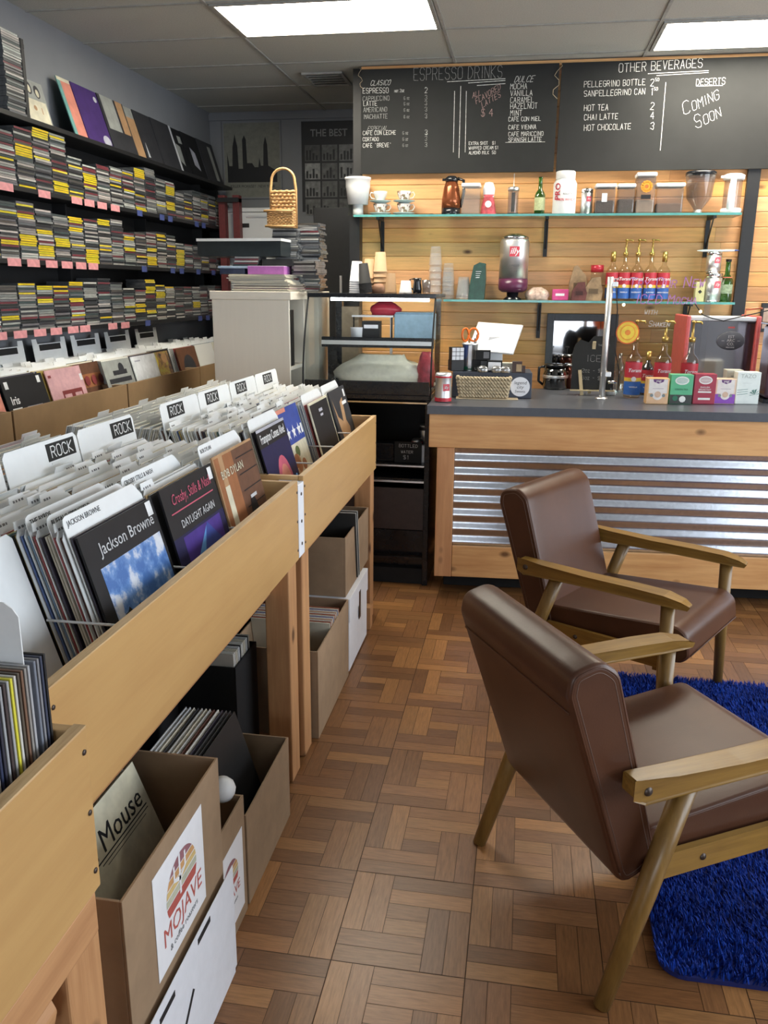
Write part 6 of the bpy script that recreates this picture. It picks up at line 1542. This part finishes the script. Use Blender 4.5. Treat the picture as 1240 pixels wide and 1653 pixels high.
for k in range(2):
    o = sleeve0.copy(); COL.objects.link(o); o.color = ((.30, .30, .29, 1), (.5, .5, .48, 1))[k]
    o.matrix_world = Matrix.Translation((-.71-.012*k, 1.367, .27)) @ Matrix.Rotation(-.37, 4, 'Y'); tag(o, ('grey', 'pale')[k]+' record sleeve behind the script cover in the nearest box', 'record')
# small brown box with the same sheet
bB = open_box('cardboard_box', 'small brown box with printed sunset sheet, squeezed behind the nearest box', -.96, -.652, 1.585, 1.785, 0, .345, M_['card'])
f = MB(); x = .1545
f.box(x, x+.0008, -.085, .075, .04, .27, 0)
yc, zc = -.02, .18
for a, b_, mi in bands:
    pts = [(a+(b_-a)*k/10, math.sqrt(max(0, 1-(a+(b_-a)*k/10)**2))) for k in range(11)]
    f.poly([(x+.0012, yc+w_*.055, zc+z_*.052) for z_, w_ in pts]+[(x+.0012, yc-w_*.055, zc+z_*.052) for z_, w_ in reversed(pts)], mi)
face_text(f, 'MOJAVE', .036, yc, zc-.05, 4); face_text(f, '& coffee roasters', .013, yc, zc-.078, 6)
f.build('printed_sheet', [M_['paper']]+[bpy.data.materials[q] for q in ('print_plum', 'print_orange', 'print_yellow', 'print_red', 'print_sage')]+[M_['grey_print']], bB)
f = MB(); f.lathe([(.025, -.025), (.032, -.012), (.034, 0), (.03, .014), (.018, .026), (0, .03)], 16)
tag(move(f.build('white_ball', M_['plastic_white']), -.70, 1.765, .3455+.025), 'small white rounded thing resting on the edge of the small brown box', 'ball')
# wider floor box with a slanted black sleeve, then the tall black crate
bC = open_box('cardboard_box', 'wide brown floor box with dark inside beside the bin leg', -.98, -.652, 1.80, 2.20, 0, .272, M_['card'])
f = MB(); f.box(-.96, -.67, 1.81, 2.19, .0065, .085); tag(f.build('filler_block', M_['matte_black']), 'dark packing block under the records in the wide floor box', 'block')
for k in range(13):
    o = sleeve0.copy(); COL.objects.link(o); c_ = (.010, .010, .011) if k == 0 else random.choice(PALE) if random.random() < .65 else random.choice(DARK); o.color = (*c_, 1)
    o.matrix_world = Matrix.Translation((-.70-.0125*k, 1.968, .087)) @ Matrix.Rotation(-.30, 4, 'Y'); tag(o, ('black record sleeve at the front of' if k == 0 else 'record sleeve, %s from the front in' % _O[k])+' the wide floor box', 'record', 'records in the wide floor box')
bD = open_box('record_crate', 'pale crate of upright records behind the nearest brown box', -1.33, -.985, 1.58, 1.84, .0, .30, M_['card_in'])
box_records(-1.315, -1.0, 1.61, 1.80, .12, 17, -.10, 'pale record sleeve standing behind the nearest box, %s from the front', 'records behind the nearest box', PALE+[DARK[0]], step=.0125)
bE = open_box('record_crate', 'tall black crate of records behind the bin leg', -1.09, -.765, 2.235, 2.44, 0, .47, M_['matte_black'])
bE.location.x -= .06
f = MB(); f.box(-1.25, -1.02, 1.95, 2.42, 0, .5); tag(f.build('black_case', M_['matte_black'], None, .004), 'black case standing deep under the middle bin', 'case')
box_records(-1.14, -.84, 2.26, 2.42, .20, 15, -.06, 'record sleeve in the tall black crate, %s from the front', 'records in the tall black crate', PALE+[DARK[1]], step=.0105)
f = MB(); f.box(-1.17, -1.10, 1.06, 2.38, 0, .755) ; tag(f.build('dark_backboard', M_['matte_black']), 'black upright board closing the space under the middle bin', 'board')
# under the far bin
bF = open_box('cardboard_box', 'tan floor box of records under the far bin, nearest there', -1.0, -.672, 2.66, 3.19, 0, .345, M_['card'])
box_records(-.98, -.69, 2.95, 3.12, .06, 14, -.24, 'record sleeve leaning in the tan floor box, %s from the front', 'records in the tan floor box', [(.66, .62, .5), (.34, .10, .06), (.62, .6, .54), (.5, .3, .2), (.68, .66, .6), (.2, .18, .3)], step=.012)
f = MB(); f.box(-1.0, -.672, 3.205, 3.61, .008, .335); wb2 = f.build('archive_box', M_['white_card'], None, .003); tag(wb2, 'white archive box standing on the floor under the far bin', 'box')
f = MB(); f.box(-1.004, -.668, 3.20, 3.615, .235, .34); lid_ = f.build('lid', M_['white_card'], wb2, .002)
f = MB(); f.box(-.668, -.6675, 3.40, 3.44, .17, .30); f.build('hand_slot', M_['screw'], wb2)
bG = open_box('cardboard_box', 'tan cardboard box of records on top of the white archive box', -1.0, -.690, 3.22, 3.74, .341, .60, M_['card'])
box_records(-.98, -.70, 3.45, 3.52, .35, 5, -.18, 'record sleeve in the upper tan box, %s from the front', 'records in the upper tan box', [(.03, .03, .03), (.6, .6, .56), (.1, .1, .1)], step=.012)
f = MB(); f.box(-.05, .05, -.03, .03, 0, .11); tag(move(f.build('wood_block', M_['stud']), -.72, 3.72, 0), 'small pine block on the floor beside the white archive box', 'block')
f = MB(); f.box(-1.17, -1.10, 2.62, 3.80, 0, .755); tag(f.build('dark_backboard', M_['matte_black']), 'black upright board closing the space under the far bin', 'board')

# ---------------------------------------------------------------- blue shag rug
RUG = mat('blue_rug_backing', (.003, .008, .10), .9)
t = thing('shag_rug', 'deep blue shag rug under the leather armchairs', 'rug', (0, 0, 0))
RX0, RX1, RY0, RY1 = .40, 2.10, 1.735, 3.37
def inrug(x, y):
    r = .06; dx = max(RX0+r-x, 0, x-RX1+r); dy = max(RY0+r-y, 0, y-RY1+r)
    return RX0 < x < RX1 and RY0 < y < RY1 and dx*dx+dy*dy < r*r*1.05
f = MB(); o8 = []
for (cx_, cy_, a0) in ((RX1-.06, RY1-.06, 0), (RX0+.06, RY1-.06, PI/2), (RX0+.06, RY0+.06, PI), (RX1-.06, RY0+.06, 1.5*PI)):
    for k in range(6): a = a0+PI/2*k/5; o8.append((cx_+.06*math.cos(a), cy_+.06*math.sin(a)))
f.prism(o8, 'z', .0005, .012); f.build('backing', RUG, t)
mt, n_, l_, b_ = nt('blue_shag'); tt = noise(n_, l_, 5, 4)
at_ = n_.new('ShaderNodeAttribute'); at_.attribute_name = 'Col'
rr = ramp(n_, l_, tt.outputs[0], [(.3, (.55, .55, .6)), (.7, (1.15, 1.15, 1.1))])
l_.new(mixc(n_, l_, 1, at_.outputs['Color'], rr.outputs[0], 'MULTIPLY'), b_.inputs['Base Color']); b_.inputs['Roughness'].default_value = .6; b_.inputs['Specular IOR Level'].default_value = .15
rnd = random.Random(3); V = []; F = []; Cc = []
tone = [(.002, .022, .22), (.003, .030, .28), (.0015, .014, .15), (.004, .044, .35)]
for i in range(80000):
    x = rnd.uniform(RX0-.0, RX1 if i % 3 else 1.35); y = rnd.uniform(RY0, RY1)
    if not inrug(x, y): continue
    sw = .9+.5*math.sin(x*9+1.7*math.sin(y*7)); a = sw*2+rnd.uniform(-1.4, 1.4); ln_ = rnd.uniform(.018, .03); le = rnd.uniform(.25, .95)
    dx, dy = math.cos(a), math.sin(a); w_ = .0017
    px, py = -dy*w_, dx*w_; h = ln_*math.cos(le); q = ln_*math.sin(le)
    b0 = len(V)
    V += [(x-px, y-py, .011), (x+px, y+py, .011), (x+px+dx*q*.45, y+py+dy*q*.45, .011+h*.62), (x-px+dx*q*.45, y-py+dy*q*.45, .011+h*.62), (x+dx*q, y+dy*q, .011+h)]
    F += [(b0, b0+1, b0+2, b0+3), (b0+3, b0+2, b0+4)]; c_ = rnd.choice(tone); Cc += [c_, c_]
f = MB(); f.v = [Vector(p) for p in V]; f.f = [list(q) for q in F]; f.mi = [0]*len(F); f.sm = [False]*len(F); f.col = Cc
pile_ = f.build('pile', mt, t); pile_['kind'] = 'stuff'

# ---------------------------------------------------------------- brown leather armchairs
mt, n_, l_, b_ = nt('brown_leather')
t1_ = noise(n_, l_, 3.2, 4); t2_ = noise(n_, l_, 220, 3)
l_.new(ramp(n_, l_, t1_.outputs[0], [(.25, (.060, .022, .011)), (.75, (.102, .040, .020))]).outputs[0], b_.inputs['Base Color'])
b_.inputs['Roughness'].default_value = .40; b_.inputs['Specular IOR Level'].default_value = .38
bump(n_, l_, b_, t2_.outputs[0], .10, .002); LEATHER = mt
THREAD = mat('pale_stitching', (.15, .095, .075), .6)
WALNUT = wood('oiled_walnut', (.15, .075, .014), (.34, .19, .04), 0, 12, .33)
WALNUT_Z = wood('oiled_walnut_upright', (.13, .068, .016), (.28, .16, .045), 2, 12, .33)
def cushion(f, sec, w0, w1, w_in, rows=14):
    """a soft slab: closed outline sec in (u, z) swept from w0 to w1, drawn in a little and rounded at the two ends"""
    n = len(sec); cu_ = sum(p[0] for p in sec)/n; cz_ = sum(p[1] for p in sec)/n
    r = w_in
    v = []; fs = []
    prof_ = [(w0+r*(1-math.cos(PI/2*k/4)), r*(1-math.sin(PI/2*k/4))) for k in range(5)]
    prof_ = prof_+[(w0+r+(w1-w0-2*r)*k/8, 0) for k in range(1, 8)]+[(w1-a+w0, b) for a, b in [(p[0], p[1]) for p in reversed(prof_)]]
    for (w_, ins) in prof_:
        for i, (u, z) in enumerate(sec):
            p0, p1 = sec[i-1], sec[(i+1) % n]; d = Vector((p1[0]-p0[0], p1[1]-p0[1])).normalized()
            nn = Vector((-d.y, d.x)); v.append((u+nn.x*ins, w_, z+nn.y*ins))
    m_ = len(prof_)
    for j in range(m_-1):
        for i in range(n): fs.append((j*n+i, j*n+(i+1) % n, (j+1)*n+(i+1) % n, (j+1)*n+i))
    f.raw(v, [tuple(reversed(range(n))), tuple((m_-1)*n+i for i in range(n))], 0, False)
    return f.raw(v, fs, 0, True)
def rounded(pts, rad, seg=5):
    """round the corners of a closed (u, z) outline, counter-clockwise"""
    out = []; n = len(pts)
    for i in range(n):
        p = Vector(pts[i]); a = Vector(pts[i-1]); b = Vector(pts[(i+1) % n]); r = rad[i] if isinstance(rad, (list, tuple)) else rad
        da = (a-p).normalized(); db = (b-p).normalized(); ang = da.angle(db); d = min(r/math.tan(ang/2), (a-p).length*.45, (b-p).length*.45)
        s, e = p+da*d, p+db*d
        for k in range(seg+1):
            t_ = k/seg; out.append(tuple(s*(1-t_)**2+p*2*t_*(1-t_)+e*t_**2))
    return out
def armchair(label, x, y, rz):
    t = thing('armchair', label, 'armchair', (x, y, 0), rz, 'brown leather armchairs')
    WH = .262
    # backrest: long leaning slab
    # outline seen from the chair's right side: u forward, z up
    back = rounded([(.055, .262), (.155, .315), (.005, .815), (-.045, .852), (-.118, .83), (-.125, .78)], [.04, .06, .06, .055, .055, .05], 4)
    f = MB(); cushion(f, list(back), -WH, WH, .013); f.build('backrest', LEATHER, t)
    seat_s = rounded([(.12, .295), (.655, .315), (.685, .345), (.672, .425), (.63, .452), (.40, .432), (.10, .405)], [.035, .04, .04, .05, .06, .3, .035], 5)
    f = MB(); cushion(f, list(seat_s), -WH+.004, WH-.004, .012); f.build('seat', LEATHER, t)
    def edge(sec, ins, w_, nm, m_, r_):
        n = len(sec); pts = []
        for i in range(n+1):
            p0, p, p1 = sec[(i-1) % n], sec[i % n], sec[(i+1) % n]; d = Vector((p1[0]-p0[0], p1[1]-p0[1])).normalized()
            pts.append((p[0]-d.y*ins, w_, p[1]+d.x*ins))
        f = MB(); f.tube(pts, r_, 6); f.build(nm, m_, t)
    for s in (-1, 1):
        edge(back, .009, s*(WH-.0022), 'piping', LEATHER, .0030); edge(back, .020, s*(WH+.0001), 'stitching', THREAD, .0009); edge(seat_s, .008, s*(WH-.0062), 'piping', LEATHER, .0030)
    f = MB(); f.tube([(-.1105+.0, -WH+.012, .735), (-.1105, 0, .735), (-.1105, WH-.012, .735)], .0022, 6); f.build('stitching', LEATHER, t)
    f = MB(); f.tube([(.685, -WH+.02, .35), (.685, WH-.02, .35)], .0025, 5); f.build('piping', LEATHER, t)
    for s in (-1, 1):
        W_ = s*.302
        f = MB(); f.tube([(-.008, s*.312, 0), (.09, s*.307, .285), (.178, W_, .548)], [.0195, .0255, .0265], 18); f.build('leg', WALNUT_Z, t)
        f = MB(); f.tube([(.628, s*.308, 0), (.615, s*.305, .29), (.607, W_, .548)], [.0180, .0235, .0245], 18); f.build('leg', WALNUT_Z, t)
        # armrest: shaped board, thick at the back, drooping and thinned at the front
        top = [(.018, .590), (.12, .588), (.30, .584), (.48, .586), (.60, .584), (.66, .572), (.685, .556)]
        bot = [(.680, .548), (.64, .545), (.55, .547), (.38, .546), (.20, .540), (.045, .532), (.018, .548)]
        ol = top+bot; wd = lambda u: .026+.008*min(1, max(0, (u-.05)/.35))-.012*max(0, (u-.60)/.085)
        v = []; n = len(ol)
        for q in (-1, 1):
            for (u, z) in ol: v.append((u, W_+q*wd(u), z))
        f = MB(); f.raw(v, [(i, (i+1) % n, n+(i+1) % n, n+i) for i in range(n)], 0, False)
        nt_ = len(top)
        for q in (0, n):        # sides as strips between the top and bottom lines
            for i in range(nt_-1): f.f.append([q+i, q+i+1, q+n-2-i, q+n-1-i]); f.mi.append(0); f.sm.append(False); f.col.append(None)
        arm = f.build('armrest', WALNUT, t, .006, 3)
        f = MB(); f.at(.05, W_+s*.0265, .562, 0, 0, -s*PI/2); f.lathe([(.011, 0), (.009, .003), (0, .0045)], 12, cap=False); f.build('plug', M_['screw'], arm)
        f = MB(); f.prism([(.105, .285), (.60, .292), (.60, .355), (.135, .350)], 'y', min(s*.272, s*.290), max(s*.272, s*.290)); rail = f.build('side_rail', WALNUT, t, .004)
        for u in (.26, .50):
            f = MB(); f.at(u, s*.290, .318, 0, 0, -s*PI/2); f.lathe([(.009, 0), (.0075, .003), (0, .0045)], 12, cap=False); f.build('bolt', M_['screw'], rail)
    f = MB(); f.box(.56, .585, -.272, .272, .27, .325); f.build('front_rail', WALNUT, t, .003)
    f = MB(); f.box(.13, .155, -.272, .272, .27, .32); f.build('rear_rail', WALNUT, t, .003)
    return t
armchair('brown leather armchair in the foreground, seen from behind', .1035, 1.899, math.radians(29.87))
armchair('brown leather armchair by the counter, turned towards the right', .169, 3.411, math.radians(-30.46))
